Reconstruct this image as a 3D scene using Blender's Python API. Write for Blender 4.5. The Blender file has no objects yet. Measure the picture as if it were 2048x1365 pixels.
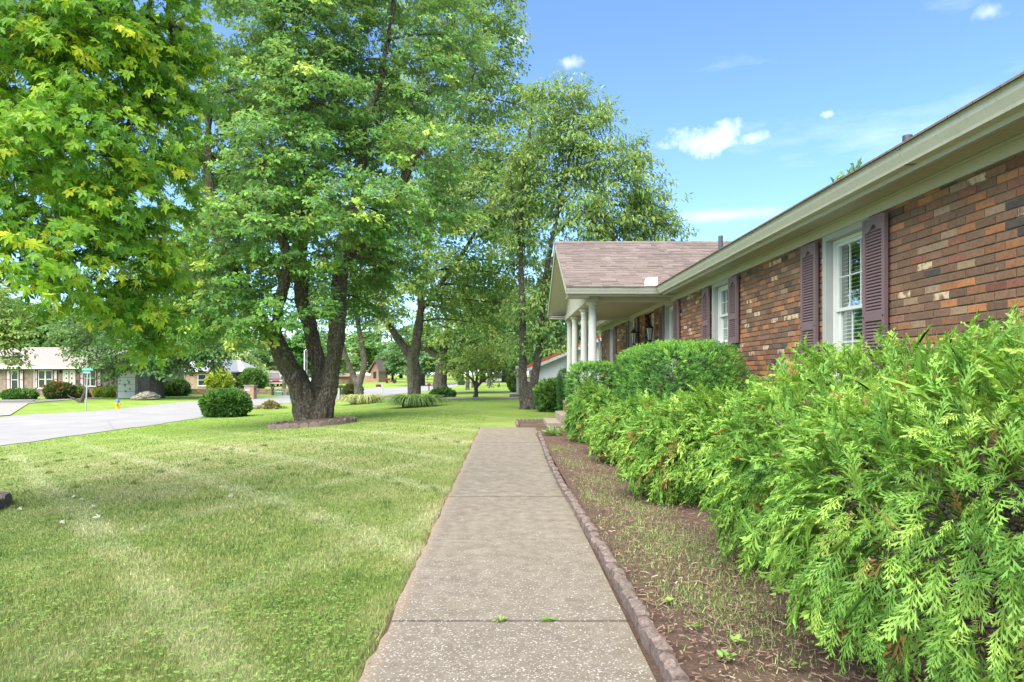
import bpy, math, random
import numpy as np
from mathutils import Vector, Matrix, noise as mnoise

RNG = np.random.default_rng(7)
random.seed(7)
PI = math.pi
rad = math.radians
scene = bpy.context.scene
COL = scene.collection

# ------------------------------------------------------------------ camera, sky, sun, exposure
CAM_H, FPX, VX, VY = 1.25, 1365.0, 1012.0, 747.0
cam_d = bpy.data.cameras.new('camera'); cam = bpy.data.objects.new('camera', cam_d); COL.objects.link(cam)
cam.location = (0, 0, CAM_H); cam.rotation_euler = (rad(90), 0, 0)
cam_d.sensor_width = 36; cam_d.lens = FPX / 2048 * 36
cam_d.shift_x = (1024 - VX) / 2048; cam_d.shift_y = (VY - 682.5) / 2048
cam_d.clip_start = 0.05; cam_d.clip_end = 3000
scene.camera = cam

SUN_EL, SUN_AZ = 58.0, -148.0            # azimuth measured from +Y towards +X
sun_d = bpy.data.lights.new('sun', 'SUN'); sun = bpy.data.objects.new('sun', sun_d); COL.objects.link(sun)
sun_d.energy = 4.6; sun_d.angle = rad(80); sun_d.color = (1.0, 0.93, 0.80)
sdir = Vector((math.sin(rad(SUN_AZ)) * math.cos(rad(SUN_EL)), math.cos(rad(SUN_AZ)) * math.cos(rad(SUN_EL)), math.sin(rad(SUN_EL))))
sun.rotation_euler = sdir.to_track_quat('Z', 'Y').to_euler()

vs = scene.view_settings
vs.view_transform = 'Standard'; vs.look = 'None'; vs.gamma = 1.0; vs.use_curve_mapping = False
vs.exposure = 1.55
scene.cycles.max_bounces = 8; scene.cycles.transparent_max_bounces = 12
scene.cycles.diffuse_bounces = 4; scene.cycles.use_denoising = True


def node(nt, typ, inp=None, **kw):
    n = nt.nodes.new(typ)
    for k, v in kw.items():
        setattr(n, k, v)
    for k, v in (inp or {}).items():
        if isinstance(v, bpy.types.NodeSocket):
            nt.links.new(v, n.inputs[k])
        else:
            n.inputs[k].default_value = v
    return n


def math_n(nt, op, a, b=0.0, c=0.0, clamp=False):
    n = node(nt, 'ShaderNodeMath', {0: a, 1: b, 2: c}, operation=op); n.use_clamp = clamp
    return n.outputs[0]


def mixc(nt, f, a, b, mode='MIX'):
    n = node(nt, 'ShaderNodeMix', data_type='RGBA', blend_type=mode)
    for s, v in ((0, f), (6, a), (7, b)):
        if isinstance(v, bpy.types.NodeSocket):
            nt.links.new(v, n.inputs[s])
        else:
            n.inputs[s].default_value = (*v, 1) if (s and len(v) == 3) else v
    return n.outputs[2]


def ramp(nt, f, stops, interp='LINEAR'):
    n = node(nt, 'ShaderNodeValToRGB', {0: f}); cr = n.color_ramp; cr.interpolation = interp
    while len(cr.elements) < len(stops):
        cr.elements.new(0.5)
    for e, (p, c) in zip(cr.elements, stops):
        e.position = p; e.color = (*c, 1) if len(c) == 3 else c
    return n.outputs[0]


def noise_n(nt, vec, scale, detail=4, rough=0.55, dist=0.0):
    n = node(nt, 'ShaderNodeTexNoise', {'Scale': scale, 'Detail': detail, 'Roughness': rough, 'Distortion': dist})
    if vec is not None:
        nt.links.new(vec, n.inputs['Vector'])
    return n.outputs[0]


def mapr(nt, v, a, b, c, d):
    return node(nt, 'ShaderNodeMapRange', {0: v, 1: a, 2: b, 3: c, 4: d}).outputs[0]


world = bpy.data.worlds.new('World'); scene.world = world; world.use_nodes = True
wn = world.node_tree; wn.nodes.clear()
sky = node(wn, 'ShaderNodeTexSky', sky_type='NISHITA', sun_disc=False, sun_elevation=rad(SUN_EL), sun_rotation=rad(SUN_AZ))
sky.air_density = 1.0; sky.dust_density = 0.1; sky.ozone_density = 3.0; sky.altitude = 150
tc = node(wn, 'ShaderNodeTexCoord').outputs['Generated']


def cloud_mask(u, v, wu, wv, amp, scale, soft):
    d = Vector((u, 1, v)).normalized()
    right = Vector((d.y, -d.x, 0)).normalized(); up = right.cross(d)
    def dot(vec, k):
        s = node(wn, 'ShaderNodeVectorMath', {0: tc, 1: tuple(vec)}, operation='DOT_PRODUCT').outputs['Value']
        return math_n(wn, 'DIVIDE', s, k)
    a = dot(right, wu); b = dot(up, wv); c = dot(d, 1.0)
    r2 = math_n(wn, 'ADD', math_n(wn, 'MULTIPLY', a, a), math_n(wn, 'MULTIPLY', b, b))
    n = noise_n(wn, tc, scale, 7, 0.62)
    val = math_n(wn, 'SUBTRACT', math_n(wn, 'MULTIPLY', n, amp), math_n(wn, 'MULTIPLY', math_n(wn, 'SQRT', r2), 1.0))
    m = mapr(wn, val, amp * 0.5 - 1.0, amp * 0.5 - 1.0 + soft, 0, 1)
    return math_n(wn, 'MULTIPLY', m, math_n(wn, 'GREATER_THAN', c, 0.0))


masks = [math_n(wn, 'MULTIPLY', cloud_mask(.292, .343, .060, .021, 3.2, 24, 1.9), 0.95),
         math_n(wn, 'MULTIPLY', cloud_mask(.366, .346, .022, .010, 2.2, 40, 1.8), 0.7),
         math_n(wn, 'MULTIPLY', cloud_mask(.020, .490, .026, .018, 3.0, 24, 1.6), 0.55),
         math_n(wn, 'MULTIPLY', cloud_mask(.090, .455, .020, .009, 2.6, 34, 1.4), 0.45),
         math_n(wn, 'MULTIPLY', cloud_mask(.320, .232, .085, .010, 1.4, 12, 2.0), 0.45),
         math_n(wn, 'MULTIPLY', cloud_mask(.472, .380, .010, .006, 2.2, 50, 1.9), 0.6),
         math_n(wn, 'MULTIPLY', cloud_mask(.710, .530, .020, .012, 2.6, 30, 1.6), 0.4)]
wisp = node(wn, 'ShaderNodeMapping', {'Vector': tc, 'Scale': (1.4, 1.4, 5.0)}).outputs[0]
masks.append(math_n(wn, 'MULTIPLY', mapr(wn, noise_n(wn, wisp, 2.2, 8, 0.6), 0.58, 0.85, 0, 1), 0.20))
mm = masks[0]
for k in masks[1:]:
    mm = math_n(wn, 'MAXIMUM', mm, k)
skycol = mixc(wn, 1.0, sky.outputs[0], (.80, .93, 1.08), 'MULTIPLY')
csh = noise_n(wn, tc, 60, 4)
cloudcol = mixc(wn, csh, (7.5, 7.7, 8.2), (10, 10, 10))
skymix = mixc(wn, mm, skycol, cloudcol)
bg = node(wn, 'ShaderNodeBackground', {'Color': skymix, 'Strength': 0.104})
wo = node(wn, 'ShaderNodeOutputWorld', {'Surface': bg.outputs[0]})

# ------------------------------------------------------------------ space helpers


def ground(x, y):
    x = np.asarray(x, float); y = np.asarray(y, float)
    t = np.clip((-x - 0.8) / 11.7, 0, 1); s = t * t * (3 - 2 * t)
    u = np.clip((y - 55) / 60, 0, 1); u = u * u * (3 - 2 * u)
    return -0.6 * s * (1 - 0.5 * u)


def gz(x, y):
    return float(ground(x, y))


def P(px, py, Y):
    return Vector(((px - VX) * Y / FPX, Y, CAM_H - (py - VY) * Y / FPX))


def G(px, py):
    lo, hi = 0.5, 600.0
    for _ in range(60):
        m = 0.5 * (lo + hi); p = P(px, py, m)
        if p.z > gz(p.x, p.y):
            lo = m
        else:
            hi = m
    p = P(px, py, lo); return Vector((p.x, p.y, gz(p.x, p.y)))


WT = {}


def tag(o, label=None, cat=None, group=None, kind=None):
    if label: o['label'] = label
    if cat: o['category'] = cat
    if group: o['group'] = group
    if kind: o['kind'] = kind
    return o


def empty(name, loc=(0, 0, 0), parent=None, **kw):
    o = bpy.data.objects.new(name, None); COL.objects.link(o); o.empty_display_size = 0.2
    loc = Vector(loc)
    if parent is not None:
        o.parent = parent; o.location = loc - WT[parent]
    else:
        o.location = loc
    WT[o] = loc
    return tag(o, **kw)


def link(name, me, parent=None, **kw):
    o = bpy.data.objects.new(name, me); COL.objects.link(o)
    if parent is not None:
        o.parent = parent; o.location = -WT[parent]
    WT[o] = Vector((0, 0, 0))
    return tag(o, **kw)


def np_mesh(name, V, F, mat, attrs=None, smooth=False):
    """V (n,3) array; F list of (m,k) int arrays with constant k."""
    me = bpy.data.meshes.new(name)
    V = np.ascontiguousarray(V, np.float32)
    me.vertices.add(len(V)); me.vertices.foreach_set('co', V.ravel())
    if isinstance(F, np.ndarray): F = [F]
    F = [f for f in F if len(f)]
    tot = np.concatenate([np.full(len(f), f.shape[1], np.int32) for f in F])
    idx = np.concatenate([f.ravel() for f in F]).astype(np.int32)
    st = np.concatenate([[0], np.cumsum(tot)[:-1]]).astype(np.int32)
    me.loops.add(len(idx)); me.loops.foreach_set('vertex_index', idx)
    me.polygons.add(len(tot)); me.polygons.foreach_set('loop_start', st); me.polygons.foreach_set('loop_total', tot)
    if smooth:
        me.polygons.foreach_set('use_smooth', np.ones(len(tot), bool))
    for k, (typ, dom, data) in (attrs or {}).items():
        a = me.attributes.new(k, typ, dom)
        a.data.foreach_set('color' if typ == 'FLOAT_COLOR' else 'value', np.ascontiguousarray(data, np.float32).ravel())
    me.update(calc_edges=True)
    if mat: me.materials.append(mat)
    return me


class MB:
    def __init__(s):
        s.v = []; s.f = []; s.c = []

    def add(s, vs, fs, col=None):
        b = len(s.v); s.v += [tuple(p) for p in vs]; s.f += [tuple(i + b for i in f) for f in fs]
        if col is not None: s.c += [col] * len(fs)
        return s

    def box(s, x0, x1, y0, y1, z0, z1, col=None):
        return s.add([(x0, y0, z0), (x1, y0, z0), (x1, y1, z0), (x0, y1, z0), (x0, y0, z1), (x1, y0, z1), (x1, y1, z1), (x0, y1, z1)],
                     [(0, 3, 2, 1), (4, 5, 6, 7), (0, 1, 5, 4), (1, 2, 6, 5), (2, 3, 7, 6), (3, 0, 4, 7)], col)

    def prism(s, pts, axis, a, b, col=None):
        """extrude polygon pts (2D) along axis from a to b. axis x: pts=(y,z); y: (x,z); z: (x,y)"""
        n = len(pts)
        def mk(p, t):
            return {'x': (t, p[0], p[1]), 'y': (p[0], t, p[1]), 'z': (p[0], p[1], t)}[axis]
        vs = [mk(p, a) for p in pts] + [mk(p, b) for p in pts]
        fs = [tuple(range(n))[::-1], tuple(range(n, 2 * n))] + [(i, (i + 1) % n, n + (i + 1) % n, n + i) for i in range(n)]
        return s.add(vs, fs, col)

    def tube(s, pts, rs, n=8, cap=True, col=None):
        pts = [Vector(p) for p in pts]
        base = len(s.v); prev = None
        for i, p in enumerate(pts):
            d = (pts[min(i + 1, len(pts) - 1)] - pts[max(i - 1, 0)])
            d = d.normalized() if d.length > 1e-9 else Vector((0, 0, 1))
            if prev is None:
                a = Vector((1, 0, 0)) if abs(d.x) < 0.8 else Vector((0, 1, 0))
                u = d.cross(a).normalized()
            else:
                u = (prev - d * prev.dot(d)).normalized()
            prev = u; w = d.cross(u)
            r = rs[i] if hasattr(rs, '__len__') else rs
            for k in range(n):
                t = 2 * PI * k / n
                s.v.append(tuple(p + (u * math.cos(t) + w * math.sin(t)) * r))
        m = len(pts)
        for i in range(m - 1):
            for k in range(n):
                a = base + i * n + k; b = base + i * n + (k + 1) % n
                s.f.append((a, b, b + n, a + n))
        nf = (m - 1) * n
        if cap:
            s.f.append(tuple(base + k for k in range(n))[::-1]); s.f.append(tuple(base + (m - 1) * n + k for k in range(n))); nf += 2
        if col is not None: s.c += [col] * nf
        return s

    def lathe(s, prof, cx, cy, n=16, z0=0.0):
        base = len(s.v)
        for r, z in prof:
            for k in range(n):
                t = 2 * PI * k / n
                s.v.append((cx + r * math.cos(t), cy + r * math.sin(t), z0 + z))
        for i in range(len(prof) - 1):
            for k in range(n):
                a = base + i * n + k; b = base + i * n + (k + 1) % n
                s.f.append((a, b, b + n, a + n))
        s.f.append(tuple(base + k for k in range(n))[::-1]); s.f.append(tuple(base + (len(prof) - 1) * n + k for k in range(n)))
        return s

    def xform(s, M):
        s.v = [tuple(M @ Vector(p)) for p in s.v]; return s

    def mesh(s, name, mat, smooth=False):
        me = bpy.data.meshes.new(name); me.from_pydata(s.v, [], s.f); me.update()
        if smooth:
            for p in me.polygons: p.use_smooth = True
        if s.c:
            a = me.attributes.new('col', 'FLOAT_COLOR', 'FACE')
            a.data.foreach_set('color', np.array(s.c, np.float32).ravel())
        if mat: me.materials.append(mat)
        return me

    def build(s, name, mat, parent=None, smooth=False, bevel=0.0, **kw):
        o = link(name, s.mesh(name, mat, smooth), parent, **kw)
        if bevel:
            m = o.modifiers.new('bevel', 'BEVEL'); m.width = bevel; m.segments = 2; m.limit_method = 'ANGLE'; m.angle_limit = rad(40)
        return o


# ------------------------------------------------------------------ materials
MAT = {}


def new_mat(name):
    m = bpy.data.materials.new(name); m.use_nodes = True; nt = m.node_tree
    b = nt.nodes['Principled BSDF']; MAT[name] = m
    return m, nt, b


def pos_n(nt):
    return node(nt, 'ShaderNodeNewGeometry').outputs['Position']


def bump(nt, b, h, strength=0.4, dist=0.01):
    n = node(nt, 'ShaderNodeBump', {'Height': h, 'Strength': strength, 'Distance': dist})
    nt.links.new(n.outputs[0], b.inputs['Normal'])


def paint(name, col, rough=0.55, var=0.12, scale=6.0, metallic=0.0, fine=0.0, streak=0.0):
    m, nt, b = new_mat(name); p = pos_n(nt)
    n = noise_n(nt, p, scale, 6, 0.6)
    c = mixc(nt, n, tuple(x * (1 - var) for x in col), tuple(min(1, x * (1 + var)) for x in col))
    if streak:
        mp = node(nt, 'ShaderNodeMapping', {'Vector': p, 'Scale': (9, 9, 1.2)}).outputs[0]
        sn = mapr(nt, noise_n(nt, mp, 2.5, 6, 0.65), 0.52, 0.75, 0, streak)
        c = mixc(nt, sn, c, (0.10, 0.09, 0.06))
    nt.links.new(c, b.inputs['Base Color'])
    b.inputs['Roughness'].default_value = rough; b.inputs['Metallic'].default_value = metallic
    if fine: bump(nt, b, noise_n(nt, p, 90, 3), fine, 0.004)
    return m


def leaf_mat(name, stops, trans=0.40, rough=0.5, tcol=(1.2, 1.15, 0.6), gain=1.8, back=0.0):
    m, nt, b = new_mat(name)
    a = node(nt, 'ShaderNodeAttribute', attribute_name='tint').outputs['Fac']
    c = ramp(nt, a, [(p, tuple(min(.8, v * gain) for v in q)) for p, q in stops])
    if back:
        c = mixc(nt, math_n(nt, 'MULTIPLY', node(nt, 'ShaderNodeNewGeometry').outputs['Backfacing'], back), c, (.30, .36, .25))
    nt.links.new(c, b.inputs['Base Color']); b.inputs['Roughness'].default_value = rough
    b.inputs['Specular IOR Level'].default_value = 0.3
    tr = node(nt, 'ShaderNodeBsdfTranslucent', {'Color': mixc(nt, 1.0, c, tcol, 'MULTIPLY')})
    mx = node(nt, 'ShaderNodeMixShader', {0: trans, 1: b.outputs[0], 2: tr.outputs[0]})
    nt.links.new(mx.outputs[0], nt.nodes['Material Output'].inputs['Surface'])
    return m


leaf_mat('maple_leaf', [(0, (.022, .060, .016)), (.4, (.048, .120, .024)), (.7, (.10, .20, .030)), (1, (.26, .30, .05))], gain=2.2, back=.45)
leaf_mat('near_maple_leaf', [(0, (.024, .068, .010)), (.4, (.060, .150, .012)), (.7, (.15, .25, .014)), (1, (.34, .36, .03))], trans=.52, gain=2.1, back=.2)
leaf_mat('tree_leaf', [(0, (.026, .066, .022)), (.5, (.06, .13, .032)), (1, (.16, .21, .05))], gain=2.2, back=.35)
leaf_mat('dogwood_leaf', [(0, (.05, .10, .03)), (.5, (.13, .20, .05)), (1, (.26, .26, .08))])
leaf_mat('far_leaf', [(0, (.035, .085, .04)), (.5, (.075, .145, .06)), (1, (.14, .20, .08))])
leaf_mat('willow_leaf', [(0, (.08, .14, .05)), (.5, (.14, .20, .08)), (1, (.20, .26, .10))])
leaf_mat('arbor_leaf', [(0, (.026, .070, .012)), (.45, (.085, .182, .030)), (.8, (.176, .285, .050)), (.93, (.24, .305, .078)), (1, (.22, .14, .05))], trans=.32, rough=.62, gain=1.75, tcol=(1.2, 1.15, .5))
leaf_mat('yew_leaf', [(0, (.014, .045, .012)), (.5, (.035, .11, .018)), (1, (.13, .27, .035))], trans=.22, rough=.4, gain=1.7)
leaf_mat('shrub_leaf', [(0, (.025, .065, .020)), (.5, (.055, .125, .03)), (1, (.14, .22, .05))])
leaf_mat('redtip_leaf', [(0, (.03, .06, .02)), (.5, (.06, .10, .03)), (.75, (.20, .09, .04)), (1, (.34, .13, .06))])
leaf_mat('lime_leaf', [(0, (.09, .14, .02)), (.5, (.19, .26, .03)), (1, (.32, .36, .05))])
leaf_mat('strap_leaf', [(0, (.04, .09, .02)), (.5, (.10, .17, .04)), (.8, (.22, .24, .10)), (1, (.34, .27, .16))], trans=.25)
leaf_mat('dry_leaf', [(0, (.07, .09, .03)), (.5, (.13, .13, .05)), (1, (.20, .15, .07))], trans=.2)
leaf_mat('flower_white', [(0, (.24, .27, .19)), (1, (.34, .37, .29))], trans=.2, gain=1)


def bark_mat(name, c0, c1, c2, moss=0.25, sc=1.0):
    m, nt, b = new_mat(name); p = pos_n(nt)
    mp = node(nt, 'ShaderNodeMapping', {'Vector': p, 'Scale': (9 * sc, 9 * sc, 2.0 * sc)}).outputs[0]
    n1 = noise_n(nt, mp, 2.2, 8, 0.7, 0.6)
    mp2 = node(nt, 'ShaderNodeMapping', {'Vector': p, 'Scale': (1, 1, .28)}).outputs[0]
    vo = node(nt, 'ShaderNodeTexVoronoi', {'Vector': mp2, 'Scale': 26 * sc, 'Randomness': 1.0}, feature='DISTANCE_TO_EDGE').outputs[0]
    n2 = noise_n(nt, p, 2.3, 5, 0.6); n3 = noise_n(nt, p, 14, 4, .7)
    c = ramp(nt, n1, [(.36, c0), (.52, c1), (.66, c2)])
    c = mixc(nt, mapr(nt, n3, .54, .64, 0, .7), c, (.33, .35, .30))
    c = mixc(nt, mapr(nt, n2, .46, .62, 0, moss * 1.6), c, (.09, .11, .035))
    nt.links.new(c, b.inputs['Base Color']); b.inputs['Roughness'].default_value = .92
    h = math_n(nt, 'ADD', n1, math_n(nt, 'MULTIPLY', mapr(nt, vo, 0, .12, 0, 1), .5))
    bump(nt, b, h, 1.0, .09)
    return m


bark_mat('bark_maple', (.040, .028, .018), (.125, .092, .062), (.235, .19, .14))
bark_mat('bark_grey', (.055, .044, .033), (.16, .13, .098), (.27, .23, .185), .35)
bark_mat('bark_dark', (.045, .037, .03), (.12, .10, .08), (.22, .19, .165), .15, 1.6)


def lawn_color(nt, p):
    n1 = noise_n(nt, p, .28, 5, .6); n2 = noise_n(nt, p, 1.1, 6, .65); n3 = noise_n(nt, p, 7, 6, .7)
    n4 = noise_n(nt, p, 60, 5, .75)
    sep = node(nt, 'ShaderNodeSeparateXYZ', {0: p})
    far = mapr(nt, sep.outputs['Y'], 13, 22, 0, 1)
    v = math_n(nt, 'ADD', math_n(nt, 'MULTIPLY', n1, .45), math_n(nt, 'ADD', math_n(nt, 'MULTIPLY', n2, .35), math_n(nt, 'MULTIPLY', n3, .2)))
    c = ramp(nt, v, [(.35, (.114, .193, .041)), (.45, (.176, .243, .065)), (.53, (.244, .281, .100)), (.63, (.325, .314, .162))])
    cf = ramp(nt, v, [(.36, (.125, .235, .024)), (.50, (.180, .300, .036)), (.68, (.235, .330, .062))])
    c = mixc(nt, far, c, cf)
    # mower tracks: paler pressed lines
    mp = node(nt, 'ShaderNodeMapping', {'Vector': p, 'Rotation': (0, 0, rad(-38))}).outputs[0]
    w = node(nt, 'ShaderNodeTexWave', {'Vector': mp, 'Scale': .20, 'Distortion': 1.6, 'Detail': 2, 'Detail Scale': .35}, wave_type='BANDS').outputs[1]
    mp2 = node(nt, 'ShaderNodeMapping', {'Vector': p, 'Rotation': (0, 0, rad(25))}).outputs[0]
    w2 = node(nt, 'ShaderNodeTexWave', {'Vector': mp2, 'Scale': .15, 'Distortion': 1.8, 'Detail': 2, 'Detail Scale': .3}, wave_type='BANDS').outputs[1]
    wl = math_n(nt, 'MAXIMUM', mapr(nt, w, .86, .98, 0, 1), mapr(nt, w2, .90, .99, 0, .6))
    wl = math_n(nt, 'MULTIPLY', wl, math_n(nt, 'MULTIPLY', math_n(nt, 'MULTIPLY', mapr(nt, noise_n(nt, p, .33, 3, .5), .32, .48, 0, 1), mapr(nt, n2, .35, .6, .35, 1)), math_n(nt, 'SUBTRACT', .66, math_n(nt, 'MULTIPLY', far, .44))))
    c = mixc(nt, wl, c, (.40, .42, .23))
    return c, n3, n4


def make_lawn():
    m, nt, b = new_mat('lawn'); p = pos_n(nt)
    c, n3, n4 = lawn_color(nt, p)
    c = mixc(nt, mapr(nt, n4, .3, .72, 0, 1), mixc(nt, .35, c, (.05, .08, .02)), mixc(nt, .25, c, (.36, .36, .14)))
    nt.links.new(c, b.inputs['Base Color']); b.inputs['Roughness'].default_value = .9
    b.inputs['Specular IOR Level'].default_value = .1
    bump(nt, b, math_n(nt, 'ADD', n4, noise_n(nt, p, 18, 4, .7)), .8, .03)
    m, nt, b = new_mat('grass_blade'); p = pos_n(nt)
    c, n3, n4 = lawn_color(nt, p)
    t = node(nt, 'ShaderNodeAttribute', attribute_name='tint').outputs['Fac']
    c = mixc(nt, 1.0, c, ramp(nt, t, [(0, (.36, .55, .42)), (.4, (.95, 1.03, .82)), (.7, (1.3, 1.2, 1.2)), (1, (2.0, 1.7, 2.3))]), 'MULTIPLY')
    nt.links.new(c, b.inputs['Base Color']); b.inputs['Roughness'].default_value = .6
    b.inputs['Specular IOR Level'].default_value = .25
    tr = node(nt, 'ShaderNodeBsdfTranslucent', {'Color': c})
    mx = node(nt, 'ShaderNodeMixShader', {0: .3, 1: b.outputs[0], 2: tr.outputs[0]})
    nt.links.new(mx.outputs[0], nt.nodes['Material Output'].inputs['Surface'])


make_lawn()


def make_ground_mats():
    m, nt, b = new_mat('road_asphalt'); p = pos_n(nt)
    n = noise_n(nt, p, .6, 6, .6); f = noise_n(nt, p, 90, 3, .8)
    c = ramp(nt, n, [(.3, (.205, .20, .196)), (.7, (.265, .26, .255))])
    c = mixc(nt, mapr(nt, f, .35, .7, 0, .35), c, (.16, .16, .165))
    mp = node(nt, 'ShaderNodeMapping', {'Vector': p, 'Scale': (1, .3, 1)}).outputs[0]
    cr = node(nt, 'ShaderNodeTexVoronoi', {'Vector': mp, 'Scale': .25}, feature='DISTANCE_TO_EDGE').outputs[0]
    crn = math_n(nt, 'ADD', cr, math_n(nt, 'MULTIPLY', math_n(nt, 'SUBTRACT', noise_n(nt, p, 3, 5, .7), .5), .08))
    c = mixc(nt, mapr(nt, crn, 0, .005, .28, 0), c, (.07, .07, .07))
    nt.links.new(c, b.inputs['Base Color']); b.inputs['Roughness'].default_value = .85
    bump(nt, b, f, .5, .006)

    m, nt, b = new_mat('aggregate_concrete'); p = pos_n(nt)
    sep = node(nt, 'ShaderNodeSeparateXYZ', {0: p})
    v = node(nt, 'ShaderNodeTexVoronoi', {'Vector': p, 'Scale': 120, 'Randomness': 1.0})
    ve = node(nt, 'ShaderNodeTexVoronoi', {'Vector': p, 'Scale': 120, 'Randomness': 1.0}, feature='DISTANCE_TO_EDGE').outputs[0]
    big = noise_n(nt, p, 1.2, 6, .6); mid = noise_n(nt, p, 11, 7, .72); fine = noise_n(nt, p, 140, 3, .7)
    expose = math_n(nt, 'ADD', mapr(nt, sep.outputs['Y'], 2.8, 5.5, .72, .05), math_n(nt, 'MULTIPLY', math_n(nt, 'SUBTRACT', big, .5), 1.1), clamp=True)
    rnd = node(nt, 'ShaderNodeSeparateColor', {0: v.outputs['Color']}).outputs[0]
    isp = math_n(nt, 'GREATER_THAN', rnd, math_n(nt, 'SUBTRACT', 1.02, math_n(nt, 'MULTIPLY', expose, .50)))
    inside = mapr(nt, ve, .04, .12, 0, 1)
    pm = math_n(nt, 'MULTIPLY', isp, inside)
    matrix = ramp(nt, mid, [(.32, (.105, .088, .066)), (.5, (.155, .132, .100)), (.68, (.215, .188, .147))])
    dark = ramp(nt, fine, [(.3, (.052, .042, .033)), (.7, (.145, .12, .094))])
    c = mixc(nt, math_n(nt, 'MULTIPLY', expose, .62), matrix, dark)
    rust = mapr(nt, math_n(nt, 'ADD', sep.outputs['X'], math_n(nt, 'MULTIPLY', mid, .22)), -.52, -.40, .55, 0)
    c = mixc(nt, rust, c, (.36, .24, .15))
    wet = mapr(nt, math_n(nt, 'SUBTRACT', sep.outputs['X'], math_n(nt, 'MULTIPLY', mid, .25)), .36, .52, 0, .5)
    c = mixc(nt, wet, c, (.12, .10, .055))
    peb = ramp(nt, node(nt, 'ShaderNodeSeparateColor', {0: v.outputs['Color']}).outputs[1], [(.1, (.17, .145, .115)), (.5, (.25, .225, .195)), (.9, (.40, .375, .345))])
    c = mixc(nt, pm, c, peb)
    c = mixc(nt, mapr(nt, fine, .62, .75, 0, .6), c, (.06, .05, .04))
    nt.links.new(c, b.inputs['Base Color']); b.inputs['Roughness'].default_value = .88
    bump(nt, b, math_n(nt, 'ADD', math_n(nt, 'MULTIPLY', pm, .8), fine), .7, .006)

    m, nt, b = new_mat('mulch'); p = pos_n(nt)
    mp = node(nt, 'ShaderNodeMapping', {'Vector': p, 'Scale': (1, 2.6, 1)}).outputs[0]
    n1 = noise_n(nt, mp, 28, 6, .75, 1.0); n2 = noise_n(nt, p, 2.0, 5, .6)
    c = ramp(nt, n1, [(.3, (.035, .020, .013)), (.5, (.105, .060, .040)), (.7, (.20, .125, .088))])
    c = mixc(nt, mapr(nt, n2, .5, .72, 0, .5), c, (.20, .155, .085))
    nt.links.new(c, b.inputs['Base Color']); b.inputs['Roughness'].default_value = .95
    bump(nt, b, n1, 1.0, .03)

    m, nt, b = new_mat('mulch_chip')
    a = node(nt, 'ShaderNodeAttribute', attribute_name='tint').outputs['Fac']
    c = ramp(nt, a, [(0, (.04, .022, .015)), (.5, (.125, .072, .048)), (.85, (.22, .145, .105)), (1, (.33, .25, .18))])
    nt.links.new(c, b.inputs['Base Color']); b.inputs['Roughness'].default_value = .9

    m, nt, b = new_mat('split_block'); p = pos_n(nt)
    n = noise_n(nt, p, 40, 6, .75); n2 = noise_n(nt, p, 6, 4)
    c = ramp(nt, n, [(.3, (.085, .060, .050)), (.5, (.165, .122, .104)), (.7, (.29, .235, .205))])
    c = mixc(nt, mapr(nt, n2, .52, .7, 0, .5), c, (.12, .11, .07))
    nt.links.new(c, b.inputs['Base Color']); b.inputs['Roughness'].default_value = .95
    bump(nt, b, n, 1.0, .02)


make_ground_mats()


def brick_mat(name, scale_tex=False, pal=None, bw=.215, bh=.075):
    m, nt, b = new_mat(name); p = pos_n(nt)
    if not scale_tex:
        at = node(nt, 'ShaderNodeAttribute', attribute_name='col')
        base = at.outputs['Color']; al = at.outputs['Alpha']
        n = noise_n(nt, p, 38, 5, .7); n2 = noise_n(nt, p, 13, 5, .65); n3 = noise_n(nt, p, 110, 3, .8)
        c = mixc(nt, 1.0, base, ramp(nt, n, [(.28, (.62, .6, .58)), (.5, (1, 1, 1)), (.75, (1.3, 1.25, 1.2))]), 'MULTIPLY')
        thr = math_n(nt, 'SUBTRACT', .80, math_n(nt, 'MULTIPLY', al, .42))
        pale = mapr(nt, math_n(nt, 'SUBTRACT', n2, thr), 0, .10, 0, .9)
        c = mixc(nt, pale, c, (.56, .43, .28))
        c = mixc(nt, mapr(nt, n3, .64, .74, 0, .55), c, (.03, .022, .018))
        bump(nt, b, math_n(nt, 'ADD', n, n3), .5, .004)
    else:
        tcn = node(nt, 'ShaderNodeMapping', {'Vector': node(nt, 'ShaderNodeTexCoord').outputs['Object']}).outputs[0]
        sp = node(nt, 'ShaderNodeSeparateXYZ', {0: tcn})
        uv = node(nt, 'ShaderNodeCombineXYZ', {0: math_n(nt, 'ADD', sp.outputs[0], sp.outputs[1]), 1: sp.outputs[2], 2: 0.0}).outputs[0]
        br = node(nt, 'ShaderNodeTexBrick', {'Vector': uv, 'Color1': (*pal[0], 1), 'Color2': (*pal[1], 1), 'Mortar': (*pal[2], 1), 'Scale': 1.0,
                  'Mortar Size': .009, 'Brick Width': bw, 'Row Height': bh})
        n = noise_n(nt, p, 3.0, 5, .7)
        c = mixc(nt, mapr(nt, n, .42, .62, 0, .65), br.outputs[0], pal[3])
        bump(nt, b, br.outputs[1], -.4, .01)
    nt.links.new(c, b.inputs['Base Color']); b.inputs['Roughness'].default_value = .9


brick_mat('brick')
brick_mat('brick_tan', True, ((.33, .235, .16), (.22, .15, .10), (.40, .36, .30), (.13, .095, .075)))
brick_mat('brick_buff', True, ((.40, .27, .18), (.30, .19, .125), (.42, .38, .32), (.25, .16, .11)))
brick_mat('brick_far', True, ((.36, .20, .125), (.28, .15, .095), (.36, .30, .25), (.30, .18, .12)))

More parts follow.
